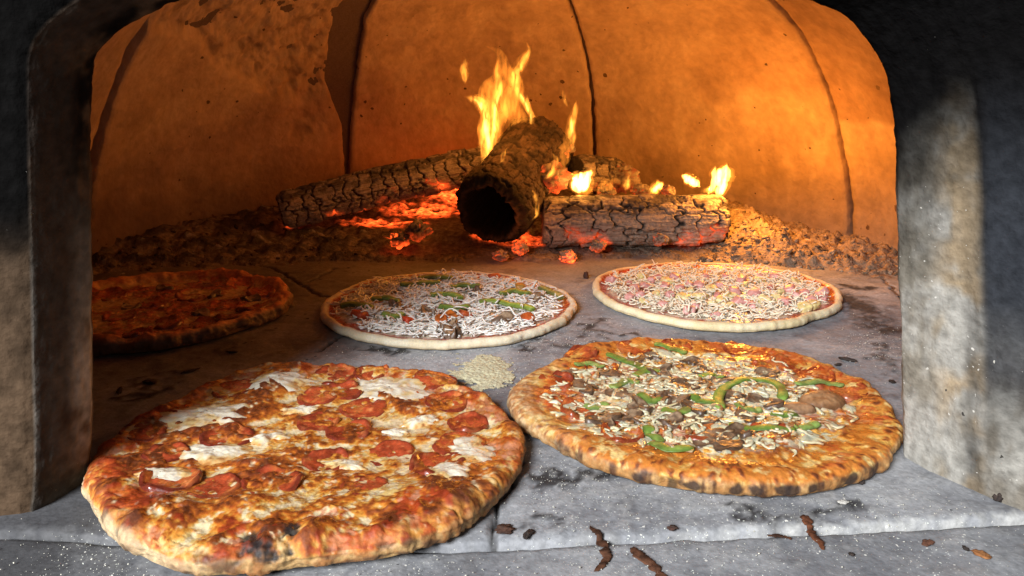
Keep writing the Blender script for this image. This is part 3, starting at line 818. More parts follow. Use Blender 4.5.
class Pizza:
    def __init__(s, outline, centre, label, thick, rim_h, rim_w, rim_r, front_z, back_z, style, nt, n_in, seed, crust_mat='crust', wob=.006):
        c = on_z(*centre, z=thick)[:2]
        s.c = c; s.seed = seed
        s.root = empty('pizza', (c[0], c[1], 0.0008), label, 'pizza', 'pizzas baking on the oven floor')
        oc = np.mean(outline, 0)
        W = np.array([on_z(px, py, front_z if py > oc[1] + 4 else back_z)[:2] for px, py in outline]) - c
        th = np.arctan2(W[:, 1], W[:, 0]); r = np.hypot(W[:, 0], W[:, 1])
        o = np.argsort(th); th, r = th[o], r[o]
        T = np.linspace(-math.pi, math.pi, nt, endpoint=False)
        thp = np.concatenate([th - 2 * math.pi, th, th + 2 * math.pi]); rp = np.tile(r, 3)
        R = np.interp(T, thp, rp)
        k = max(3, nt // 28)                                     # soften the polygon
        ker = np.hanning(2 * k + 1); ker /= ker.sum()
        R = np.convolve(np.concatenate([R[-k:], R, R[:k]]), ker, 'valid')
        R = R * (1 + wob * fbm(np.cos(T) * 6, np.sin(T) * 6, 0, 3, seed))
        s.T, s.R = T, R
        n_arc = 34
        u_in = np.linspace(.004, 1, n_in)
        rw = rim_r
        rows_r, rows_z, rows_u = [], [], []
        for ui in u_in:
            rr = ui * (R - rw)
            dist = R - rr                                       # metres in from the edge
            z = thick + (rim_h - thick) * sst(rim_w, rw * .9, dist)
            rows_r.append(rr); rows_z.append(z); rows_u.append(np.full(nt, ui))
        zc = rim_h * .42
        for a in np.linspace(0, rad(155), n_arc)[1:]:
            ca, sa = math.cos(a), math.sin(a)
            rr = (R - rw) + rw * sa
            z = np.where(ca > 0, zc + (rim_h - zc) * ca ** .8 if ca > 0 else 0, zc + zc * 1.08 * ca)
            rows_r.append(rr); rows_z.append(np.full(nt, np.maximum(z, 0))); rows_u.append(np.full(nt, 1 + a / rad(155)))
        rr, zz, U = np.array(rows_r), np.array(rows_z), np.array(rows_u)
        P = np.stack([rr * np.cos(T), rr * np.sin(T), zz], -1)
        edge = np.broadcast_to(R, rr.shape) - rr                # distance in from the outline
        edge = np.where(U > 1, rim_r * (1 - np.sin((U - 1) * rad(155))), edge)
        d, c_, cls, ex = style(s, P, U, edge)
        N = grid_normals(P, True)
        N = np.where(N[..., 2:].mean() < 0, -N, N)
        N[:3] = (0, 0, 1)
        fade = np.ones_like(U); fade[U > 1.8] = 0
        P = P + N * (d * fade)[..., None]
        P[..., 2] = np.maximum(P[..., 2], 0.0)
        s.P = P
        cc = cell_mean(cls.astype(float), True) > .5
        s.crust = grid_mesh('crust', P, M[crust_mat], s.root, c_, None, True, ~cc)
        if cc.any():
            s.top = grid_mesh(ex[0], P, M[ex[1]], s.root, c_, None, True, cc)
        # height raster of the upper side, for laying toppings on
        up = P[:n_in + 12].reshape(-1, 3)
        n = 150; m = 1.06 * np.abs(up[:, :2]).max()
        s.m, s.n = m, n
        ij = np.clip(((up[:, :2] + m) / (2 * m) * (n - 1)).round().astype(int), 0, n - 1)
        H = np.zeros((n, n)); K = np.zeros((n, n))
        np.add.at(H, (ij[:, 0], ij[:, 1]), up[:, 2]); np.add.at(K, (ij[:, 0], ij[:, 1]), 1)
        H = np.where(K > 0, H / np.maximum(K, 1), 0)
        for _ in range(4):
            Hs = sum(np.roll(np.roll(H * (K > 0), a, 0), b, 1) for a in (-1, 0, 1) for b in (-1, 0, 1))
            Ks = sum(np.roll(np.roll((K > 0) * 1., a, 0), b, 1) for a in (-1, 0, 1) for b in (-1, 0, 1))
            f = (K == 0) & (Ks > 0)
            H[f] = Hs[f] / Ks[f]; K[f] = 1
        for _ in range(2):
            H = sum(np.roll(np.roll(H, a, 0), b, 1) for a in (-1, 0, 1) for b in (-1, 0, 1)) / 9
        s.H = H
        for _ in range(10):
            H = sum(np.roll(np.roll(H, a, 0), b, 1) for a in (-1, 0, 1) for b in (-1, 0, 1)) / 9
        s.Hs = H
    def h(s, x, y, smooth=False):
        n, m = s.n, s.m
        fx = np.clip((np.asarray(x) + m) / (2 * m) * (n - 1), 0, n - 1.001); fy = np.clip((np.asarray(y) + m) / (2 * m) * (n - 1), 0, n - 1.001)
        i, j = fx.astype(int), fy.astype(int); a, b = fx - i, fy - j
        H = s.Hs if smooth else s.H
        return H[i, j] * (1 - a) * (1 - b) + H[i + 1, j] * a * (1 - b) + H[i, j + 1] * (1 - a) * b + H[i + 1, j + 1] * a * b
    def at(s, px, py, z=.018):
        return on_z(px, py, z)[:2] - s.c
    def edge_at(s, x, y):
        return np.interp(np.arctan2(y, x), s.T, s.R, period=2 * math.pi) - np.hypot(x, y)

    # a flat or domed piece of any outline lying on the pizza
    def patch(s, name, mat, x, y, rfun, prof, colf, nr=14, nt=44, rot=0.0, asp=1.0, lift=0.0, tilt=(0, 0), smooth=False):
        u = np.concatenate([np.linspace(.02, 1, nr), [1.02, 1.0]])
        t = np.linspace(0, 2 * math.pi, nt, endpoint=False)
        U, T = np.meshgrid(u, t, indexing='ij')
        r = rfun(T) * U
        lx, ly = r * np.cos(T), r * np.sin(T) * asp
        X = x + lx * math.cos(rot) - ly * math.sin(rot); Y = y + lx * math.sin(rot) + ly * math.cos(rot)
        Z = s.h(X, Y, smooth) + lift + prof(np.minimum(U, 1), T, X, Y) + lx * tilt[0] + ly * tilt[1]
        Z[-1] = s.h(X[-1], Y[-1]) - .0012
        c = colf(np.minimum(U, 1), T, X, Y)
        z0 = float(Z.mean())
        P = np.stack([X - x, Y - y, Z - z0], -1)
        o = grid_mesh(name, P, M[mat], s.root, c, wrap=True)
        o.location = (x, y, z0)
        return o
    def pepperoni(s, px, py, rp, i, dark=0.3, cup=.0012, asp=.97, tilt=(0, 0), pos=None, lift=0.0, col=(.40, .066, .022), sink=.0022):
        x, y = s.at(px, py) if pos is None else pos
        sd = s.seed * 40 + i
        rf = lambda T: rp * (1 + .11 * fbm(np.cos(T) * 1.3, np.sin(T) * 1.3, 0, 3, sd))
        def prof(U, T, X, Y):
            lip = sst(.62, .97, U)
            return .0006 + cup * (.6 + 1.6 * fbm(np.cos(T), np.sin(T), 0, 2, sd + 5)) * lip * 2 - .0016 * sst(.97, 1.0, U) + sink * fbm(X * 42, Y * 42, 0, 3, sd + 8) - .25 * sink + .0006 * fbm(X * 170, Y * 170, 0, 3, sd)
        def colf(U, T, X, Y):
            n = fbm(X * 160, Y * 160, 0, 4, sd + 2); m = fbm(X * 50, Y * 50, 0, 3, sd + 3)
            c = mixc(const(col, U), (.27, .040, .014), sst(-.2, .5, m + .4 * n))
            c = mixc(c, (.56, .20, .045), sst(.15, .5, -m + .5 * n) * .5)
            c = mixc(c, (.60, .20, .07), sst(.30, .55, n) * .7)
            c = mixc(c, (.12, .018, .010), sst(.72, .97, U + .12 * m) * (.35 + dark))
            return mixc(c, (.10, .02, .010), sst(.1, .6, m) * dark)
        return s.patch('pepperoni_slice', 'pepperoni', x, y, rf, prof, colf, 16, 48, sd * 1.7, asp, lift, tilt, True)
    def mozzarella(s, px, py, rx, ry, i, rot=0.0, brown=.25, hgt=.0045):
        x, y = s.at(px, py)
        sd = s.seed * 60 + i
        rf = lambda T: rx * 1.12 * (1 + .36 * fbm(np.cos(T) * 1.5, np.sin(T) * 1.5, 0, 3, sd))
        def prof(U, T, X, Y):
            return hgt * .72 * (1 - U ** 2) * (1 + .5 * fbm(X * 60, Y * 60, 0, 3, sd)) - .0022 * U ** 4 + .0012 * fbm(X * 130, Y * 130, 0, 3, sd + 1)
        def colf(U, T, X, Y):
            n = fbm(X * 70, Y * 70, 0, 4, sd + 2); k = fbm(X * 190, Y * 190, 0, 3, sd + 3)
            c = mixc(const((.66, .59, .46), U), (.60, .42, .18), sst(-.1, .5, n + .9 * (U - .45)))
            c = mixc(c, (.55, .25, .07), sst(.12, .5, n * .6 + k * .5 + 1.7 * (U - .66)) * .92)
            return mixc(c, (.22, .07, .02), sst(.48 - brown, .72, n * .6 + k * .7) * .85 * sst(.0, .4, brown + .15))
        return s.patch('mozzarella', 'mozz', x, y, rf, prof, colf, 26, 80, rot, ry / rx, smooth=True)
    def mushroom(s, px, py, a, i, rot, pos=None, dark=0.0, curl=.0015, z=.018, lift=.0):
        """a slice through cap and stem"""
        x, y = s.at(px, py, z) if pos is None else pos
        sd = s.seed * 80 + i
        def rf(T):
            cx, sn = np.cos(T), np.sin(T)
            cap = 1 / np.sqrt((cx / 1.0) ** 2 + (sn / np.where(sn > 0, .72, .30)) ** 2)
            stem = np.where(sn < -.2, np.minimum(.30 / np.maximum(np.abs(cx), .05), .80 / np.maximum(-sn, .05)), 0)
            return a * np.maximum(cap, stem) * (1 + .06 * fbm(cx * 2, sn * 2, 0, 3, sd))
        def prof(U, T, X, Y):
            return .0015 - .0010 * sst(.9, 1, U) + curl * (U * U) * np.sin(2 * T + i) * 1.5 + curl * U * U * 1.2 + .0006 * fbm(X * 200, Y * 200, 0, 2, sd)
        def colf(U, T, X, Y):
            n = fbm(X * 90, Y * 90, 0, 4, sd + 1)
            c = mixc(const((.36, .235, .14), U), (.19, .11, .062), sst(-.3, .4, n))
            c = mixc(c, (.10, .055, .032), sst(.80, .96, U + .1 * n) * .85)
            gill = np.exp(-((U - .55) / .14) ** 2) * (np.sin(T) < .25)
            c = mixc(c, (.07, .04, .026), gill * .65)
            return c * (1 - .55 * dark)
        return s.patch('mushroom_slice', 'mushroom', x, y, rf, prof, colf, 12, 44, rot, lift=lift)
    def pepper(s, pts, i, w=.0042, col=(.155, .30, .035), z=.019, hh=.0022, lift=.0012):
        q = np.array([s.at(px, py, z) for px, py in pts])
        q = spline(q, 26)
        sd = s.seed * 90 + i
        zz = s.h(q[:, 0], q[:, 1]) + lift + .0014 * np.abs(np.sin(np.linspace(0, 6, 26) + i))
        path = np.concatenate([q, zz[:, None]], 1)
        t = np.linspace(0, 1, 26)
        ww = w * (1 + .15 * pn(t * 5, sd * 1.1)) * np.clip(np.minimum(t, 1 - t) * 14 + .45, 0, 1)
        G = capped(tube_grid(path, ww, hh, 12))
        b = path.mean(0)
        n = fbm(G[..., 0] * 120, G[..., 1] * 120, G[..., 2] * 120, 3, sd)
        C = mixc(const(col, n), np.array(col) * np.array([1.55, 1.25, 1.6]), sst(-.2, .5, n))
        C = mixc(C, (.14, .10, .03), sst(.25, .6, fbm(G[..., 0] * 60, G[..., 1] * 60, 0, 3, sd + 4)) * .7)
        skin = np.broadcast_to(sst(.5, .95, np.cos(np.linspace(0, 2 * math.pi, 12, endpoint=False))), n.shape)
        C = mixc(C, np.array(col) * .45, skin * .8)
        o = grid_mesh('pepper_strip', G - b, M['veg'], s.root, C, wrap=True)
        o.location = b
        return o
    def shreds(s, N, seed, length, width, where, colf, name='shredded_cheese', lift=.0015, spread=.004, wav=1.0, mat='shred', flat=.75):
        """many loose shreds as one part: nobody could count them"""
        rg = np.random.RandomState(seed)
        V, Qs, Cs = [], [], []; off = 0
        ns, nc = 8, 5
        base_q = quads(ns + 2, nc, True)
        n_ok = 0
        while n_ok < N:
            rr = s.R.max() * math.sqrt(rg.rand()); a = rg.rand() * 2 * math.pi
            x, y = rr * math.cos(a), rr * math.sin(a)
            if s.edge_at(x, y) < .006 or not where(x, y, rg): continue
            L = length * (.5 + rg.rand()); an = rg.rand() * math.pi; cv = rg.normal() * 1.3 * wav
            t = np.linspace(-.5, .5, ns)
            ang = an + cv * t + .8 * wav * np.sin(t * 9 + rg.rand() * 6) * rg.rand()
            X = x + np.cumsum(np.cos(ang)) * L / ns; Y = y + np.cumsum(np.sin(ang)) * L / ns
            X -= X.mean() - x; Y -= Y.mean() - y
            if np.min(s.edge_at(X, Y)) < .004: continue
            Z = s.h(X, Y) + lift + abs(rg.normal()) * spread * (.8 + .35 * np.sin(t * 5 + rg.rand() * 6))
            w = width * (.7 + .6 * rg.rand())
            G = capped(tube_grid(np.stack([X, Y, Z], 1), w * np.clip(1.25 - np.abs(t * 2) ** 3, .4, 1), w * flat, nc))
            V.append(G.reshape(-1, 3)); Qs.append(base_q + off); off += G.shape[0] * nc
            Cs.append(colf(rg, G.reshape(-1, 3)))
            n_ok += 1
        o = make_mesh(name, np.concatenate(V), np.concatenate(Qs), M[mat], s.root, np.concatenate(Cs))
        return tag(o, kind='stuff')
    def cube(s, px, py, size, i, mat, name, col, col2, z=.016, flat=.8, pos=None):
        """a small rounded block with uneven sides"""
        x, y = s.at(px, py, z) if pos is None else pos
        rg = np.random.RandomState(s.seed * 300 + i)
        n = 7
        la = np.linspace(-math.pi / 2, math.pi / 2, 13); t = np.linspace(0, 2 * math.pi, 24, endpoint=False)
        LA, T = np.meshgrid(la, t, indexing='ij')
        d = np.stack([np.cos(LA) * np.cos(T), np.cos(LA) * np.sin(T), np.sin(LA)], -1)
        p = 5.0
        k = (np.abs(d) ** p).sum(-1) ** (-1 / p)
        P = d * k[..., None] * size * np.array([1 + .25 * rg.normal() * .6, 1 + .25 * rg.normal() * .6, flat])
        P[..., 0] += P[..., 2] * rg.normal() * .15
        P = P * (1 + .08 * fbm(d[..., 0], d[..., 1], d[..., 2], 3, i))[..., None]
        m = fbm(P[..., 0] * 130, P[..., 1] * 130, P[..., 2] * 130, 3, i + 60)
        C = mixc(const(col, m), col2, sst(-.3, .4, m))
        o = grid_mesh(name, P, M[mat], s.root, C, wrap=True)
        o.location = (x, y, float(s.h(x, y)) + size * flat * .6 + .002)
        o.rotation_euler = (rg.normal() * .25, rg.normal() * .25, rg.rand() * 3)
        return o

def spread_noise(P):
    return P[..., 0], P[..., 1], P[..., 2]

# ---- the big pepperoni pizza at the front left
def style_a(s, P, U, edge):
    x, y, z = spread_noise(P)
    n1 = fbm(x * 22, y * 22, z * 22, 3, 100, .45); n2 = fbm(x * 70, y * 70, z * 70, 4, 101, .6); n3 = fbm(x * 220, y * 220, z * 220, 3, 102)
    wx, wy = x + .012 * fbm(x * 40, y * 40, z * 40, 3, 103), y + .012 * fbm(x * 40, y * 40, z * 40 + 5, 3, 104)
    net = np.abs(fbm(wx * 60, wy * 60, z * 60, 4, 105))
    f1, f2, cid = worley(wx * 70, wy * 70, 3)
    g1, g2, gid = worley(x * 150 + .5 * n2, y * 150 + z * 60 + .5 * n3, 4)
    rim = sst(.036, .014, edge + .006 * n2)
    bl = np.maximum(0, .55 - f1) * (cid > .3)
    d = .0034 * n1 + .0011 * n2 + .0004 * n3 + .0042 * bl * sst(-.3, .3, n1)
    for px, py, hh, r in ((255, 505, .008, .034), (345, 500, .005, .03), (402, 490, .008, .028), (448, 492, .005, .024), (168, 505, .007, .030), (130, 480, .005, .022), (275, 376, .006, .03), (470, 460, .004, .02), (310, 528, .004, .02)):
        q = on_z(px, py, .020)[:2] - s.c
        dd = np.hypot(x - q[0], y - q[1]) / r
        d = d + hh * np.exp(-dd * dd * 1.6) * (U < 1.5)
    d = d + rim * (.0022 * fbm(x * 30, y * 30, 0, 3, 107) + .0012 * n2)
    white, cream, gold, orange, brown, dkb, red, dred = (.64, .53, .33), (.62, .42, .15), (.56, .24, .038), (.44, .115, .015), (.24, .058, .012), (.085, .022, .009), (.40, .052, .013), (.24, .026, .008)
    b = 1.0 * n1 + .85 * n2 + .35 * n3
    c = mixc(const(cream, x), gold, sst(-.55, -.16, b))
    c = mixc(c, orange, sst(-.22, .14, b))
    c = mixc(c, brown, sst(.04, .44, b + .7 * bl + .25 * n3))
    c = mixc(c, brown, sst(.09, .0, net) * sst(.4, -.3, n1) * .8)
    c = mixc(c, white, sst(.16, .42, -n2 - .35 * n1 + .2 * n3) * .85)
    c = mixc(c, white, sst(.30, .08, g1) * (gid > .80) * .7 * (U < 1.3))
    c = mixc(c, dkb, sst(.42, .80, b + .6 * bl + .3 * n3) * .85)
    sn = fbm(x * 30 + 9, y * 30, z * 24, 4, 110) + .3 * n3
    sauce = sst(.06, .26, sn) * (sst(.060, .030, edge) * .62 + .16) * (U < 1.42)
    c = mixc(c, mixc(const(red, x), dred, sst(-.3, .4, n2)), sauce * .88)
    rc = mixc(const((.56, .26, .055), x), (.46, .13, .022), sst(-.25, .3, n2 + .5 * n3))
    rc = mixc(rc, (.20, .052, .014), sst(.12, .45, n2 * .8 + n3 * .5 + .3 * n1))
    rc = mixc(rc, (.64, .42, .13), sst(.16, .45, -n2 + .4 * n3) * .5)
    rc = mixc(rc, red, sst(.10, .30, sn) * .65)
    c = mixc(c, rc, sst(.012, .002, edge + .008 * n2) * .6)
    under = sst(1.34, 1.48, U + .10 * n2 + .14 * n1 + .10 * sst(.02, -.08, x) * sst(.0, -.08, y) - .05)
    fl = mixc(const((.44, .27, .11), x), (.32, .14, .045), sst(-.3, .4, n2 + .5 * n3))
    fl = mixc(fl, (.56, .43, .26), sst(.0, -.1, x + .03 * n1) * .8)
    fl = mixc(fl, (.12, .065, .035), sst(.15, .5, fbm(x * 40, y * 40, z * 90, 3, 115)) * .8)
    c = mixc(c, fl, under)
    ch = fbm(x * 60, y * 60, z * 110, 4, 118, .62)
    for px, py, rx, rz, k in ((262, 551, .016, .0058, .95), (286, 545, .010, .0045, .95), (206, 556, .008, .004, .6), (130, 527, .006, .004, .6), (385, 550, .007, .003, .55), (96, 480, .005, .004, .5), (330, 558, .010, .002, .6)):
        q = on_z(px, py, .012) - np.array([s.c[0], s.c[1], 0])
        dd = np.sqrt(((x - q[0]) / rx) ** 2 + ((z - q[2]) / rz) ** 2 + ((y - q[1]) / .011) ** 2) + .9 * ch + .3 * n3
        t = sst(1.15, .55, dd)
        c = mixc(c, mixc(const((.020, .018, .018), x), (.055, .045, .040), sst(.0, .4, n3)), t * k)
        d = d - .0014 * t
    cls = (edge + .006 * n2 > .012) & (U < 1.02)
    return d, c, cls, ('melted_cheese', 'cheese')
A_OUT = [(82, 488), (86, 466), (98, 445), (122, 424), (160, 405), (200, 382), (248, 362), (330, 361), (400, 366), (450, 376), (492, 398), (520, 425), (527, 446), (514, 482), (482, 514), (430, 543), (385, 556), (335, 560), (290, 566), (240, 569), (205, 574), (175, 570), (150, 559), (110, 530), (90, 508)]
pa = Pizza(A_OUT, (305, 462), 'large pepperoni pizza with white mozzarella pools and a charred spot on its front crust', .0125, .0158, .034, .0105, .006, .017, style_a, 900, 170, 1)
for i, (px, py, rx, ry, rot, br) in enumerate([(279, 379, .027, .018, .1, .12), (389, 384, .034, .022, -.5, .02), (207, 411, .029, .020, .3, .22), (213, 446, .022, .013, .2, .20), (160, 470, .018, .009, .3, .1), (470, 446, .016, .020, .4, .1),
                                               (300, 404, .014, .007, .1, .2), (345, 458, .016, .006, -.2, .2), (420, 415, .012, .008, .3, .2), (265, 432, .015, .006, .2, .25), (448, 470, .016, .012, -.5, .15), (395, 425, .010, .005, 0, .2)]):
    pa.mozzarella(px, py, rx * 1.2, ry * 1.3, i, rot, br, .0034)
for i, (px, py, dk) in enumerate([(232, 385, .6), (334, 370, .5), (371, 368, .5), (436, 375, .35), (447, 397, .35), (468, 417, .3), (460, 438, .25), (317, 391, .4), (344, 386, .35), (364, 402, .35), (318, 416, .3), (349, 425, .35),
                                 (227, 431, .6), (166, 448, .65), (172, 474, .6), (214, 482, .45), (326, 454, .3), (272, 477, .45), (364, 482, .4), (389, 446, .35), (437, 460, .3), (143, 428, .6)]):
    pa.pepperoni(px, py, .0188 + .002 * math.sin(i * 2.3), i, dk, .0006 + .0004 * (i % 3), tilt=(.03 * math.sin(i), .04 * math.cos(i * 1.3)))

# ---- the mushroom and green pepper pizza at the front right
def style_b(s, P, U, edge):
    x, y, z = spread_noise(P)
    th = np.arctan2(y, x)
    n1 = fbm(x * 24, y * 24, z * 24, 3, 120, .42); n2 = fbm(x * 75, y * 75, z * 75, 4, 121, .6); n3 = fbm(x * 220, y * 220, z * 220, 3, 122)
    arc = np.where(U > 1, .010 * (U - 1) * 2.2, 0) - edge
    a1, a2, aid = worley(th * 20 + .7 * n2, arc * 52 + .6 * n1, 6)           # drips and blisters stretched down the rim
    blis = np.maximum(0, .60 - a1) * (aid > .30)
    f1, f2, cid = worley(x * 80 + .5 * n2, y * 80 + .5 * n1, 8)
    rim = sst(.046, .024, edge + .006 * n2)
    bl = np.maximum(0, .5 - f1) * (cid > .3)
    d = .0032 * n1 + .0010 * n2 + .0004 * n3 + rim * (.0011 * blis + .0020 * fbm(np.cos(th) * 6, np.sin(th) * 6, 0, 3, 124)) + (1 - rim) * .0045 * bl
    white, cream, gold, orange, brown, dkb, red = (.74, .68, .50), (.72, .56, .24), (.64, .34, .065), (.53, .18, .026), (.25, .062, .014), (.09, .025, .010), (.45, .055, .016)
    b = .7 * n1 + 1.0 * n2 + .5 * n3
    c = mixc(const(cream, x), gold, sst(-.5, -.08, b))
    c = mixc(c, orange, sst(-.12, .25, b))
    c = mixc(c, brown, sst(.18, .5, b + .6 * bl))
    c = mixc(c, white, sst(.08, .4, -b) * .8)
    mid = sst(.066, .045, edge) * 0 + sst(.040, .062, edge + .01 * n1)
    c = mixc(c, (.66, .62, .44), mid * sst(-.05, .25, n2 + .4 * n3) * .8)
    c = mixc(c, (.15, .065, .026), mid * sst(.02, .38, -n2 + .5 * n3) * .85)
    rc = mixc(const((.60, .32, .065), x), (.50, .165, .024), sst(-.25, .25, n1 * .7 + .8 * n2))
    rc = mixc(rc, (.70, .52, .22), sst(.15, .5, -n2 + .3 * n3) * .7)
    rc = mixc(rc, (.34, .085, .014), sst(.20, .36, blis + .28 * n2) * .92)
    rc = mixc(rc, (.10, .026, .009), sst(.36, .50, blis + .28 * n2) * .85)
    rr = sst(.12, .38, fbm(x * 25 + 3, y * 25, 0, 4, 126) + .3 * n3 + .40 * sst(.06, .14, x) * sst(-.03, .03, y))
    c = mixc(c, rc, rim)
    c = mixc(c, red, rr * .6 * (U < 1.1) * sst(.004, .014, edge))
    low = sst(1.34, 1.50, U + .10 * n2 + .06 * n1)
    lc = mixc(const((.36, .17, .055), x), (.50, .30, .12), sst(-.2, .4, n2))
    lc = mixc(lc, (.05, .028, .018), sst(.0, .35, fbm(np.cos(th) * 9, np.sin(th) * 9, 0, 4, 128) + .4 * n2))
    c = mixc(c, lc, low * .9)
    le = sst(-.10, -.17, x) * sst(.03, .01, edge)
    c = mixc(c, mixc(const((.34, .18, .08), x), (.56, .42, .24), sst(-.2, .4, n3)), le * .6)
    for px, py, rx in ((640, 482, .005), (693, 488, .010), (790, 492, .010), (812, 490, .005), (756, 492, .006), (735, 489, .005), (850, 480, .005)):
        q = on_z(px, py, .007) - np.array([s.c[0], s.c[1], 0])
        dd = np.sqrt(((x - q[0]) / rx) ** 2 + ((z - q[2]) / .0045) ** 2 + ((y - q[1]) / .02) ** 2) + .5 * n2 + .2 * n3
        c = mixc(c, (.035, .022, .018), sst(1.05, .6, dd) * .9)
    cls = (edge + .006 * n2 > .022) & (U < 1.02)
    return d, c, cls, ('melted_cheese', 'cheese')
B_OUT = [(509, 392), (513, 410), (530, 430), (560, 450), (600, 468), (660, 483), (720, 490), (780, 493), (830, 489), (870, 473), (895, 452), (902, 428), (890, 402), (852, 370), (795, 349), (720, 340), (650, 335), (600, 341), (550, 358), (520, 376)]
pb = Pizza(B_OUT, (712, 406), 'baked pizza topped with mushrooms, green pepper rings and pepperoni, browned blistered rim', .0125, .0155, .036, .0105, .006, .017, style_b, 860, 160, 2)
for i, (px, py, dk) in enumerate([(580, 404, .3), (557, 378, .3), (580, 350, .35), (634, 345, .3), (676, 343, .3), (789, 361, .15), (818, 371, .15), (622, 428, .3), (850, 386, .2), (700, 426, .35), (600, 362, .35), (770, 428, .35), (738, 345, .3)]):
    pb.pepperoni(px, py, .0175, i, dk, .0024 if i in (0, 1) else .001, tilt=(.05 * math.sin(i), .05 * math.cos(i)), col=(.45, .09, .025))
for i, pts in enumerate([[(722, 405), (718, 395), (724, 385), (738, 378), (756, 375), (772, 378), (783, 386), (782, 395)], [(729, 420), (750, 423), (772, 425), (796, 426)], [(796, 381), (812, 379), (828, 379), (844, 383)], [(652, 436), (660, 442), (674, 446), (694, 444)],
                         [(607, 351), (625, 356), (640, 362), (650, 369)], [(585, 399), (596, 402), (607, 398)], [(655, 341), (670, 344), (686, 349)], [(648, 422), (652, 430), (662, 436)], [(795, 424), (806, 424), (818, 421)], [(634, 372), (648, 366), (660, 368)],
                         [(690, 392), (700, 398), (716, 399)], [(575, 362), (590, 360), (604, 364)], [(664, 404), (676, 409), (690, 407)], [(640, 390), (652, 396), (664, 394)], [(738, 398), (748, 404), (762, 404)], [(700, 372), (714, 370), (722, 374)], [(772, 408), (784, 411), (796, 408)], [(612, 384), (626, 378), (640, 379)]]):
    pb.pepper(pts, i, .0050 if i in (0, 1) else .0050, col=((.17, .27, .045), (.13, .22, .035), (.20, .29, .07))[i % 3], hh=.0012, lift=.0009)
for i, (px, py, a, rot) in enumerate([(566, 371, .012, .6), (585, 383, .013, 1.9), (604, 417, .014, .3), (621, 389, .013, 2.6), (688, 380, .015, .4), (660, 368, .013, 2.2), (717, 435, .018, .5), (748, 413, .012, 1.6), (766, 397, .014, 2.4), (704, 416, .012, 3.3), (768, 370, .012, .3), (676, 396, .014, 4.1), (612, 372, .011, 2.9), (632, 414, .012, .7), (692, 408, .012, 5.2), (664, 390, .011, 1.1), (722, 376, .011, 3.0), (742, 428, .012, .1), (636, 358, .010, 2.0), (652, 353, .011, .9),
                                      (640, 402, .012, 5.0), (702, 366, .012, 1.2), (735, 391, .010, .2), (670, 418, .012, 2.0), (728, 440, .013, 3.6), (690, 358, .011, .4)]):
    pb.mushroom(px, py, a * 1.12, i, rot, dark=.38 + .5 * ((i * 37 % 10) / 10), curl=.0004 + .0007 * (i % 3))
def big_cap():
    x, y = pb.at(822, 397)
    pb.patch('mushroom_slice', 'mushroom', x, y, lambda T: .021 * (1 + .12 * fbm(np.cos(T), np.sin(T), 0, 3, 5)), lambda U, T, X, Y: .008 * np.sqrt(np.clip(1 - U ** 2.5, 0, 1)) + .001 * fbm(X * 90, Y * 90, 0, 3, 3),
             lambda U, T, X, Y: mixc(mixc(const((.37, .20, .095), U), (.27, .13, .055), sst(-.3, .4, fbm(X * 60, Y * 60, 0, 4, 7))), (.12, .055, .025), sst(.78, 1, U) * .8), 18, 60, .3, .72)
    x, y = pb.at(800, 404)
    pb.patch('mushroom_slice', 'mushroom', x, y, lambda T: .014 * (1 + .15 * fbm(np.cos(T), np.sin(T), 0, 3, 8)), lambda U, T, X, Y: .0045 * np.sqrt(np.clip(1 - U ** 2.5, 0, 1)),
             lambda U, T, X, Y: mixc(const((.33, .185, .095), U), (.14, .07, .035), sst(.6, 1, U + .2 * fbm(X * 80, Y * 80, 0, 3, 9))), 14, 50, -.2, .7)
big_cap()
def melted_col(rg, V):
    br = rg.rand()
    n = fbm(V[:, 0] * 60, V[:, 1] * 60, 0, 3, 130)
    c = mixc(const((.58, .56, .40), V[:, 0]), (.58, .42, .18), np.full(len(V), br * .7))
    return mixc(c, (.24, .085, .022), sst(.0, .4, n + (br - .5) * .7) * .9)
_bc = pb.at(690, 395)
def b_where(x, y, rg):
    return rg.rand() < math.exp(-(((x - _bc[0]) / .108) ** 2 + ((y - _bc[1]) / .088) ** 2) ** 1.6) and pb.edge_at(x, y) > .03
pb.shreds(240, 11, .022, .0017, b_where, melted_col, lift=.0010, spread=.0011, wav=2.2, mat='cheese', flat=.5)
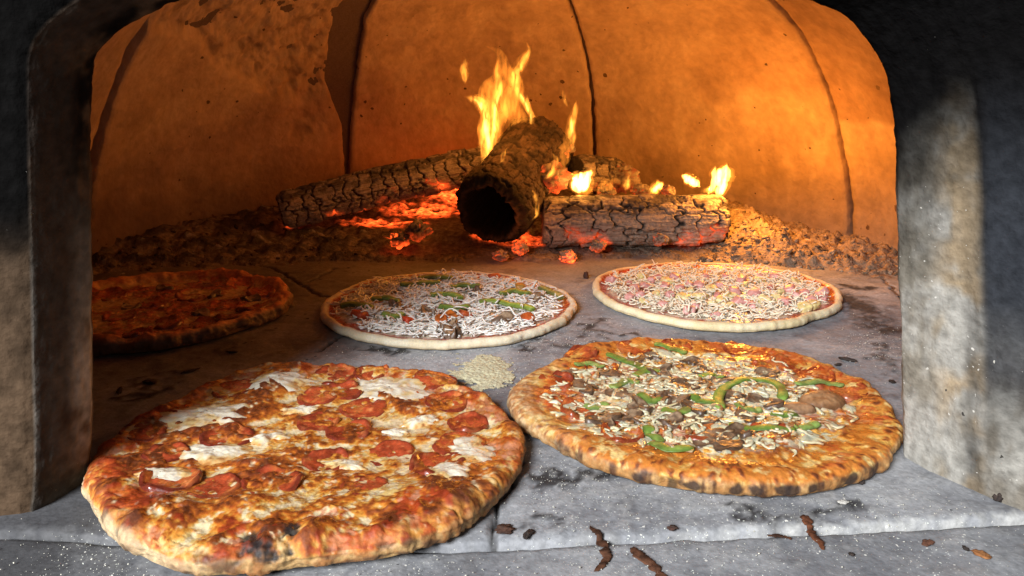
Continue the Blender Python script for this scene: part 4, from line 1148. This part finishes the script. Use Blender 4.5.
def melted_patches(N, seed):
    """half melted shreds run together into small irregular patches"""
    rg = np.random.RandomState(seed); nt, nr = 22, 6
    U, T = np.meshgrid(np.concatenate([np.linspace(.02, 1, nr - 1), [1.0]]), np.linspace(0, 2 * math.pi, nt, endpoint=False), indexing='ij')
    V, Q, C = [], [], []; k = 0
    while k < N:
        rr = .15 * math.sqrt(rg.rand()); a = rg.rand() * 6.28
        x, y = rr * math.cos(a), rr * math.sin(a)
        if not b_where(x, y, rg): continue
        r = (.0035 + .0085 * rg.rand() ** 1.6); asp = .18 + .5 * rg.rand(); ro = rg.rand() * 3.14
        R = r * (1 + .75 * fbm(np.cos(T) * 1.8, np.sin(T) * 1.8, 0, 4, seed + k, .6)) * U
        lx, ly = R * np.cos(T), R * np.sin(T) * asp
        ly = ly + .35 * rg.normal() * lx * lx / r
        X = x + lx * math.cos(ro) - ly * math.sin(ro); Y = y + lx * math.sin(ro) + ly * math.cos(ro)
        Z = pb.h(X, Y) + .0004 + (.0006 + .0009 * rg.rand()) * (1 - U ** 2) + .0004 * rg.rand() + .0004 * fbm(X * 200, Y * 200, 0, 2, 9)
        Z[-1] -= .0022
        n = fbm(X * 150, Y * 150, 0, 3, 7)
        c = mixc(const(np.array((.58, .56, .40)) * (.72 + .33 * rg.rand()), U), (.60, .47, .22), sst(.45, .95, U + .6 * n) * .7)
        c = mixc(c, (.24, .09, .025), sst(.70, 1.05, .7 * U + .9 * n + .5 * (rg.rand() - .5)) * .85)
        V.append(np.stack([X, Y, Z], -1).reshape(-1, 3)); Q.append(quads(nr, nt, True) + k * nr * nt); C.append(c.reshape(-1, 3)); k += 1
    tag(make_mesh('melted_shreds', np.concatenate(V), np.concatenate(Q)[:, ::1], M['cheese'], pb.root, np.concatenate(C)), kind='stuff')
melted_patches(330, 5)

# ---- the two raw pies behind
def style_raw(seed, rimc, rimc2, back_toast=.0):
    def style(s, P, U, edge):
        x, y, z = spread_noise(P)
        n1 = fbm(x * 20, y * 20, z * 20, 4, seed); n2 = fbm(x * 80, y * 80, z * 80, 4, seed + 1)
        d = .0015 * n1 + .0007 * n2
        c = mixc(const(rimc, x), rimc2, sst(-.3, .4, n1 + .4 * n2))
        ins = sst(.008, .011, edge + .003 * n1)
        sc = mixc(const((.42, .050, .016), x), (.27, .028, .010), sst(-.3, .4, n2))
        c = mixc(c, sc, ins)
        c = mixc(c, (.62, .57, .44), sst(.014, .026, edge + .006 * n1) * sst(-.55, -.05, n2) * .92)
        c = mixc(c, (.40, .25, .10), sst(1.5, 1.85, U) * .5)
        d = d - .0012 * ins
        cls = (ins > .5) & (U < 1.02)
        return d, c, cls, ('sauce', 'cheese')
    return style
C_OUT = [(319, 309), (323, 321), (345, 335), (390, 345), (450, 348), (510, 342), (555, 328), (577, 306), (570, 293), (530, 279), (480, 272), (420, 273), (370, 280), (335, 294)]
pc = Pizza(C_OUT, (449, 305), 'unbaked pizza heaped with white shredded cheese and green pepper strips in the middle', .0075, .0100, .016, .0058, .004, .009, style_raw(140, (.70, .62, .46), (.62, .52, .35)), 520, 70, 3, 'dough', .016)
def raw_col(rg, V):
    return const(np.array((.82, .78, .70)) * (.86 + .14 * rg.rand()), V[:, 0])
_cc = pc.at(455, 300, .012)
def c_where(x, y, rg):
    e = pc.edge_at(x, y)
    dx = (x - _cc[0]); n = pn(x * 30, y * 30, 0, 3)
    return e > .020 and rg.rand() < .35 + .65 * (n > -.25)
for i, (pts, col) in enumerate([([(480, 299), (500, 301), (518, 304), (534, 308)], (.25, .34, .05)), ([(400, 284), (420, 282), (440, 280)], (.20, .27, .06)), ([(450, 286), (464, 284), (480, 285)], (.17, .24, .05)), ([(340, 304), (356, 303), (372, 306)], (.17, .24, .05)),
                               ([(372, 298), (384, 296), (398, 299)], (.18, .26, .05)), ([(500, 292), (515, 290), (530, 293)], (.2, .26, .05)), ([(440, 304), (455, 307), (470, 306)], (.18, .28, .05)), ([(540, 286), (553, 291), (562, 296)], (.2, .22, .06)),
                               ([(384, 312), (394, 315), (402, 312)], (.2, .30, .06)), ([(418, 276), (436, 275), (452, 277)], (.24, .27, .05)), ([(430, 294), (445, 292), (462, 296)], (.22, .32, .06))]):
    pc.pepper(pts, i, .0060, col, .016, .003, lift=.0062)
for i, (px, py, col) in enumerate([(407, 320, (.52, .055, .02)), (441, 320, (.55, .14, .03)), (450, 316, (.55, .15, .03)), (494, 277, (.50, .10, .03)), (520, 287, (.42, .20, .04)), (465, 315, (.5, .10, .03)), (360, 314, (.5, .07, .02)), (528, 318, (.48, .09, .02))]):
    pc.cube(px, py, .0075, i, 'veg', 'tomato_piece', col, np.array(col) * .6, .012, .6)
for i, (px, py, a, rot, z) in enumerate([(503, 318, .014, .5, .014), (430, 313, .013, 2.2, .012), (450, 327, .013, 1.0, .012), (452, 333, .010, .2, .012), (475, 293, .011, 2.6, .012), (395, 306, .011, 4, .012), (540, 300, .011, 1, .012)]):
    pc.mushroom(px, py, a, i, rot, dark=.2, curl=.003, z=z, lift=.004)
pc.shreds(1700, 21, .026, .00105, c_where, raw_col, lift=.0018, spread=.0036, wav=1.2)
D_OUT = [(592, 284), (600, 301), (640, 317), (700, 329), (760, 330), (812, 320), (844, 301), (839, 289), (800, 274), (740, 265), (690, 263), (630, 267), (602, 274)]
pd = Pizza(D_OUT, (719, 296), 'unbaked pizza with pink ham cubes and pineapple over shredded cheese, farthest to the right', .0075, .0105, .018, .0060, .004, .009, style_raw(150, (.70, .61, .40), (.62, .51, .29)), 520, 70, 4, 'dough', .016)
rgd = np.random.RandomState(5)
HAM = [(663, 299), (690, 305), (697, 302), (716, 310), (738, 296), (748, 297), (752, 300), (634, 285), (640, 290), (652, 275), (658, 272), (612, 275), (680, 283), (690, 279), (797, 291), (805, 288), (823, 292), (822, 288), (700, 280), (775, 272), (760, 270), (646, 281), (670, 290), (720, 280), (735, 286), (790, 284),
       (628, 279), (675, 273), (706, 272), (726, 272), (770, 282), (812, 296), (785, 296), (630, 291), (742, 276), (665, 281), (718, 290), (755, 288)]
PINE = [(713, 299), (684, 293), (700, 292), (722, 296), (764, 296), (776, 293), (732, 291), (655, 290), (645, 297), (745, 280), (690, 286), (805, 303), (812, 301), (760, 276), (668, 277), (712, 285), (730, 302), (796, 278), (640, 273), (780, 288)]
for i, (px, py) in enumerate(HAM):
    pd.cube(px, py, .0046 + .0020 * (i * 37 % 10) / 10, i, 'ham', 'ham_cube', (.60, .32, .28), (.50, .22, .19), .019, .85)
for i, (px, py) in enumerate(PINE):
    pd.cube(px, py, .0055 + .0035 * (i * 29 % 10) / 10, 100 + i, 'veg', 'pineapple_chunk', (.66, .56, .28), (.58, .46, .19), .017, .5)
pd.shreds(1500, 31, .020, .0010, lambda x, y, rg: pd.edge_at(x, y) > .020, lambda rg, V: const(np.array((.78, .71, .54)) * (.86 + .14 * rg.rand()), V[:, 0]), lift=.0016, spread=.0040, wav=1.3)

# ---- the cooked pie in the shade at the far left
def style_e(s, P, U, edge):
    x, y, z = spread_noise(P)
    n1 = fbm(x * 20, y * 20, z * 20, 4, 160); n2 = fbm(x * 60, y * 60, z * 60, 4, 161); n3 = fbm(x * 180, y * 180, z * 180, 3, 162)
    d = .0035 * n1 + .0028 * n2 + .0006 * n3 + .004 * sst(.04, .02, edge) * fbm(x * 30, y * 30, 0, 3, 163)
    b = n1 + n2 * .8 + .4 * n3
    c = mixc(const((.50, .32, .14), x), (.38, .13, .04), sst(-.35, .1, b))
    c = mixc(c, (.34, .05, .018), sst(.0, .35, b))
    c = mixc(c, (.14, .035, .015), sst(.35, .7, b))
    c = mixc(c, (.48, .17, .06), sst(.03, .012, edge) * .7)
    c = mixc(c, (.12, .06, .03), sst(1.2, 1.45, U))
    cls = (edge + .006 * n2 > .022) & (U < 1.02)
    return d, c, cls, ('melted_cheese', 'cheese')
E_OUT = [(48, 312), (60, 294), (92, 283), (150, 275), (210, 272), (255, 276), (284, 283), (291, 293), (284, 307), (250, 326), (200, 341), (150, 350), (100, 353), (66, 342)]
pe = Pizza(E_OUT, (172, 309), 'baked red brown pizza in deep shade at the far left, partly hidden by the mouth', .010, .018, .030, .010, .005, .014, style_e, 520, 90, 5)
for i, (px, py) in enumerate([(240, 280), (262, 288), (225, 300), (190, 292), (150, 298), (120, 310), (165, 318), (205, 318), (135, 330), (110, 290), (230, 312), (180, 304), (250, 302)]):
    pe.pepperoni(px, py, .019, i, .35, .0016, tilt=(.08 * math.sin(i * 2), .08 * math.cos(i)))
for i, (px, py) in enumerate([(250, 294), (215, 290), (165, 284), (130, 300), (200, 308)]):
    pe.mushroom(px, py, .013, i, i * 1.4, dark=.3)

# ------------------------------------------------------------------ semolina and burnt bits on the stone
def semolina():
    p = on_z(484, 373)[:2]
    X, Y = np.meshgrid(np.linspace(-.055, .055, 150), np.linspace(-.075, .085, 190))
    n = fbm(X * 40, Y * 40, 0, 4, 170)
    r = np.hypot(X / .030, (Y + .3 * X) / .046) + .30 * n
    h = .0026 * sst(1.1, .1, r) - .0006 + .0008 * fbm(X * 120, Y * 120, 0, 3, 175) * sst(1.6, .7, r) + .0007 * fbm(X * 330, Y * 330, 0, 2, 172) * sst(1.3, .8, r)
    c = mixc(const((.58, .53, .34), X), (.48, .44, .30), sst(-.3, .4, fbm(X * 200, Y * 200, 0, 3, 171)))
    o = grid_mesh('semolina', np.stack([X, Y, h], -1), M['flour'], C=c, mask=cell_mean(h, False) > -.0004)
    o.location = (p[0], p[1], .0012)
    tag(o, 'spilt patch of pale yellow semolina between the pizzas', 'semolina', kind='stuff')
semolina()
def grains(name, label, n, spots, seed, col, r0, r1):
    rg = np.random.RandomState(seed)
    oct_v = np.array([(1, 0, 0), (-1, 0, 0), (0, 1, 0), (0, -1, 0), (0, 0, 1), (0, 0, -1)], float)
    oct_f = np.array([(0, 2, 4), (2, 1, 4), (1, 3, 4), (3, 0, 4), (2, 0, 5), (1, 2, 5), (3, 1, 5), (0, 3, 5)])
    V, Q, C = [], [], []
    k = 0
    while k < n:
        px, py, sx, sy = spots[rg.randint(len(spots))]
        a, b = rg.normal(px, sx), rg.normal(py, sy)
        if b < 265 or b > 590: continue
        q = on_z(a, b)
        inside = False
        for pz in (pa, pb, pc, pd, pe):
            if pz.edge_at(q[0] - pz.c[0], q[1] - pz.c[1]) > -.001: inside = True
        if inside or abs(q[0]) > .6: continue
        r = r0 + (r1 - r0) * rg.rand() ** 3
        z = .0012 if q[1] > seam_y(q[0]) + .004 else -.0016
        V.append(oct_v * r * (.6 + .8 * rg.rand(6, 1)) + np.array([q[0], q[1], z + r * .3])); Q.append(oct_f + 6 * k)
        C.append(const(np.array(col) * (.75 + .35 * rg.rand()), np.zeros(6))); k += 1
    o = make_mesh(name, np.concatenate(V), np.concatenate(Q), M['flour'], None, np.concatenate(C))
    return tag(o, label, 'flour', kind='stuff')
grains('flour_grains', 'coarse pale flour grains strewn over the hearth stones', 1400,
       [(410, 355, 60, 6), (480, 372, 26, 12), (560, 345, 30, 10), (600, 330, 60, 8), (650, 505, 130, 14), (640, 545, 190, 16), (360, 568, 120, 8), (200, 572, 90, 6), (830, 515, 80, 16), (540, 470, 30, 20), (870, 345, 20, 15), (120, 552, 60, 12)],
       3, (.72, .69, .58), .00025, .00065)

def smear(label, pts, w, i, h=.0008, col=(.10, .042, .022), name='burnt_drip', cat='burnt drip', group='burnt drips on the front slab'):
    q = np.array([on_z(a, b) for a, b, _ in pts]); k = np.array([c for _, _, c in pts])
    q = spline(np.concatenate([q[:, :2], k[:, None]], 1), 40)
    zb = np.where(q[:, 1] > seam_y(q[:, 0]), .0012, -.0018)
    path = np.stack([q[:, 0], q[:, 1], zb + h * .25], 1)
    t = np.linspace(0, 1, 40)
    path[:, 0] += .0016 * pn(t * 9, i * 4.4)
    ww = w * q[:, 2] * (1 + .75 * pn(t * 11, i * 3.3) + .5 * pn(t * 27, i * 2.1)) * np.clip(np.minimum(t, 1 - t) * 12 + .25, 0, 1)
    G = capped(tube_grid(path, ww, h * np.clip(ww / w, .3, 1), 12))
    b = path.mean(0)
    n = fbm(G[..., 0] * 160, G[..., 1] * 160, G[..., 2] * 160, 3, 200 + i)
    G = G + np.array([0, 0, 1.]) * (.0009 * n)[..., None]
    C = mixc(const(col, n), np.array(col) * .35, sst(-.2, .3, n))
    o = grid_mesh(name, G - b, M['char'], C=C, wrap=True)
    o.location = b
    return tag(o, label, cat, group)
smear('curved dark brown burnt drip below the gap between the two front pizzas', [(590, 528, .6), (600, 538, 1), (607, 550, 1.1), (603, 562, .8), (594, 569, .5)], .0026, 0)
smear('slanting dark brown burnt drip at the bottom edge, beside the curved one', [(632, 545, 1), (640, 553, 1.2), (652, 562, 1), (660, 572, 1.1), (666, 580, .6)], .0028, 1)
smear('straight reddish brown burnt drip crossing the slab seam on the right', [(804, 517, 1.1), (810, 528, 1.2), (818, 538, .9), (825, 547, .7)], .0024, 2, col=(.13, .045, .02))
smear('small flat brown burnt drip lying along the slab seam', [(768, 533, .5), (780, 534, 1), (792, 536, .6)], .0018, 3)
def crumb(label, px, py, r, i, c0=(.025, .02, .018), c1=(.05, .035, .028), name='burnt_crumb', cat='crumb', group='burnt crumbs on the hearth', sq=.45):
    q = on_z(px, py)
    z = .001 if q[1] > seam_y(q[0]) else -.002
    o = lump(name, (q[0], q[1], z + r[2] * .25), np.array(r) * .68, 300 + i, M['char'], c0, c1, None, sq * 2, .6, .3, 24, 14)
    o.rotation_euler = (0, 0, i * 1.1)
    return tag(o, label, cat, group)
crumb('brown burnt lump lying on the seam beside the pepperoni pizza', 504, 531, (.009, .007, .003), 0, (.075, .035, .022), (.04, .022, .016))
crumb('black charred flake right of the brown burnt lump', 528, 536, (.008, .0035, .0018), 1)
crumb('orange brown crust flake at the lower right corner of the slab', 982, 552, (.0085, .0055, .0018), 2, (.30, .13, .045), (.20, .08, .03), 'crust_flake')
crumb('pale bean shaped crumb below the mushroom pizza', 843, 504, (.0055, .003, .002), 3, (.55, .52, .46), (.45, .42, .38))
crumb('black crumb at the foot of the right jamb', 998, 500, (.007, .006, .006), 4)
crumb('little black crumb stuck to the front of the mushroom pizza', 860, 484, (.0045, .003, .003), 5)
crumb('small dark crumb on the seam below the mushroom pizza', 672, 530, (.005, .004, .002), 6, (.07, .03, .02))
crumb('black flake right behind the mushroom pizza, nearest the right jamb', 892, 383, (.006, .004, .002), 7)
crumb('black twisted burnt scrap behind the right rim of the mushroom pizza', 848, 361, (.013, .004, .003), 8)
crumb('short black scrap under the twisted burnt scrap', 838, 366, (.007, .003, .002), 9)
crumb('dark brown crumb between the two unbaked pizzas', 586, 278, (.006, .006, .009), 10, (.10, .04, .025), (.05, .025, .02))
crumb('tiny black crumb on the bare slab near the right jamb foot', 852, 552, (.003, .002, .0015), 11)
crumb('reddish brown smudge crumb left of the orange flake', 928, 540, (.007, .004, .001), 12, (.14, .06, .035), (.09, .045, .03))
crumb('small black crumb left of the orange flake', 966, 546, (.004, .0025, .0015), 13)
crumb('flat black flake lying left of the pepperoni pizza', 150, 383, (.012, .005, .0015), 14)
crumb('long thin black flake behind the left pizza edge', 190, 372, (.014, .0035, .0015), 15)
crumb('black flake in the shade next to the left jamb', 120, 392, (.013, .0035, .0015), 16)
crumb('black flake in front of the shaded pizza', 232, 353, (.009, .004, .0018), 17)
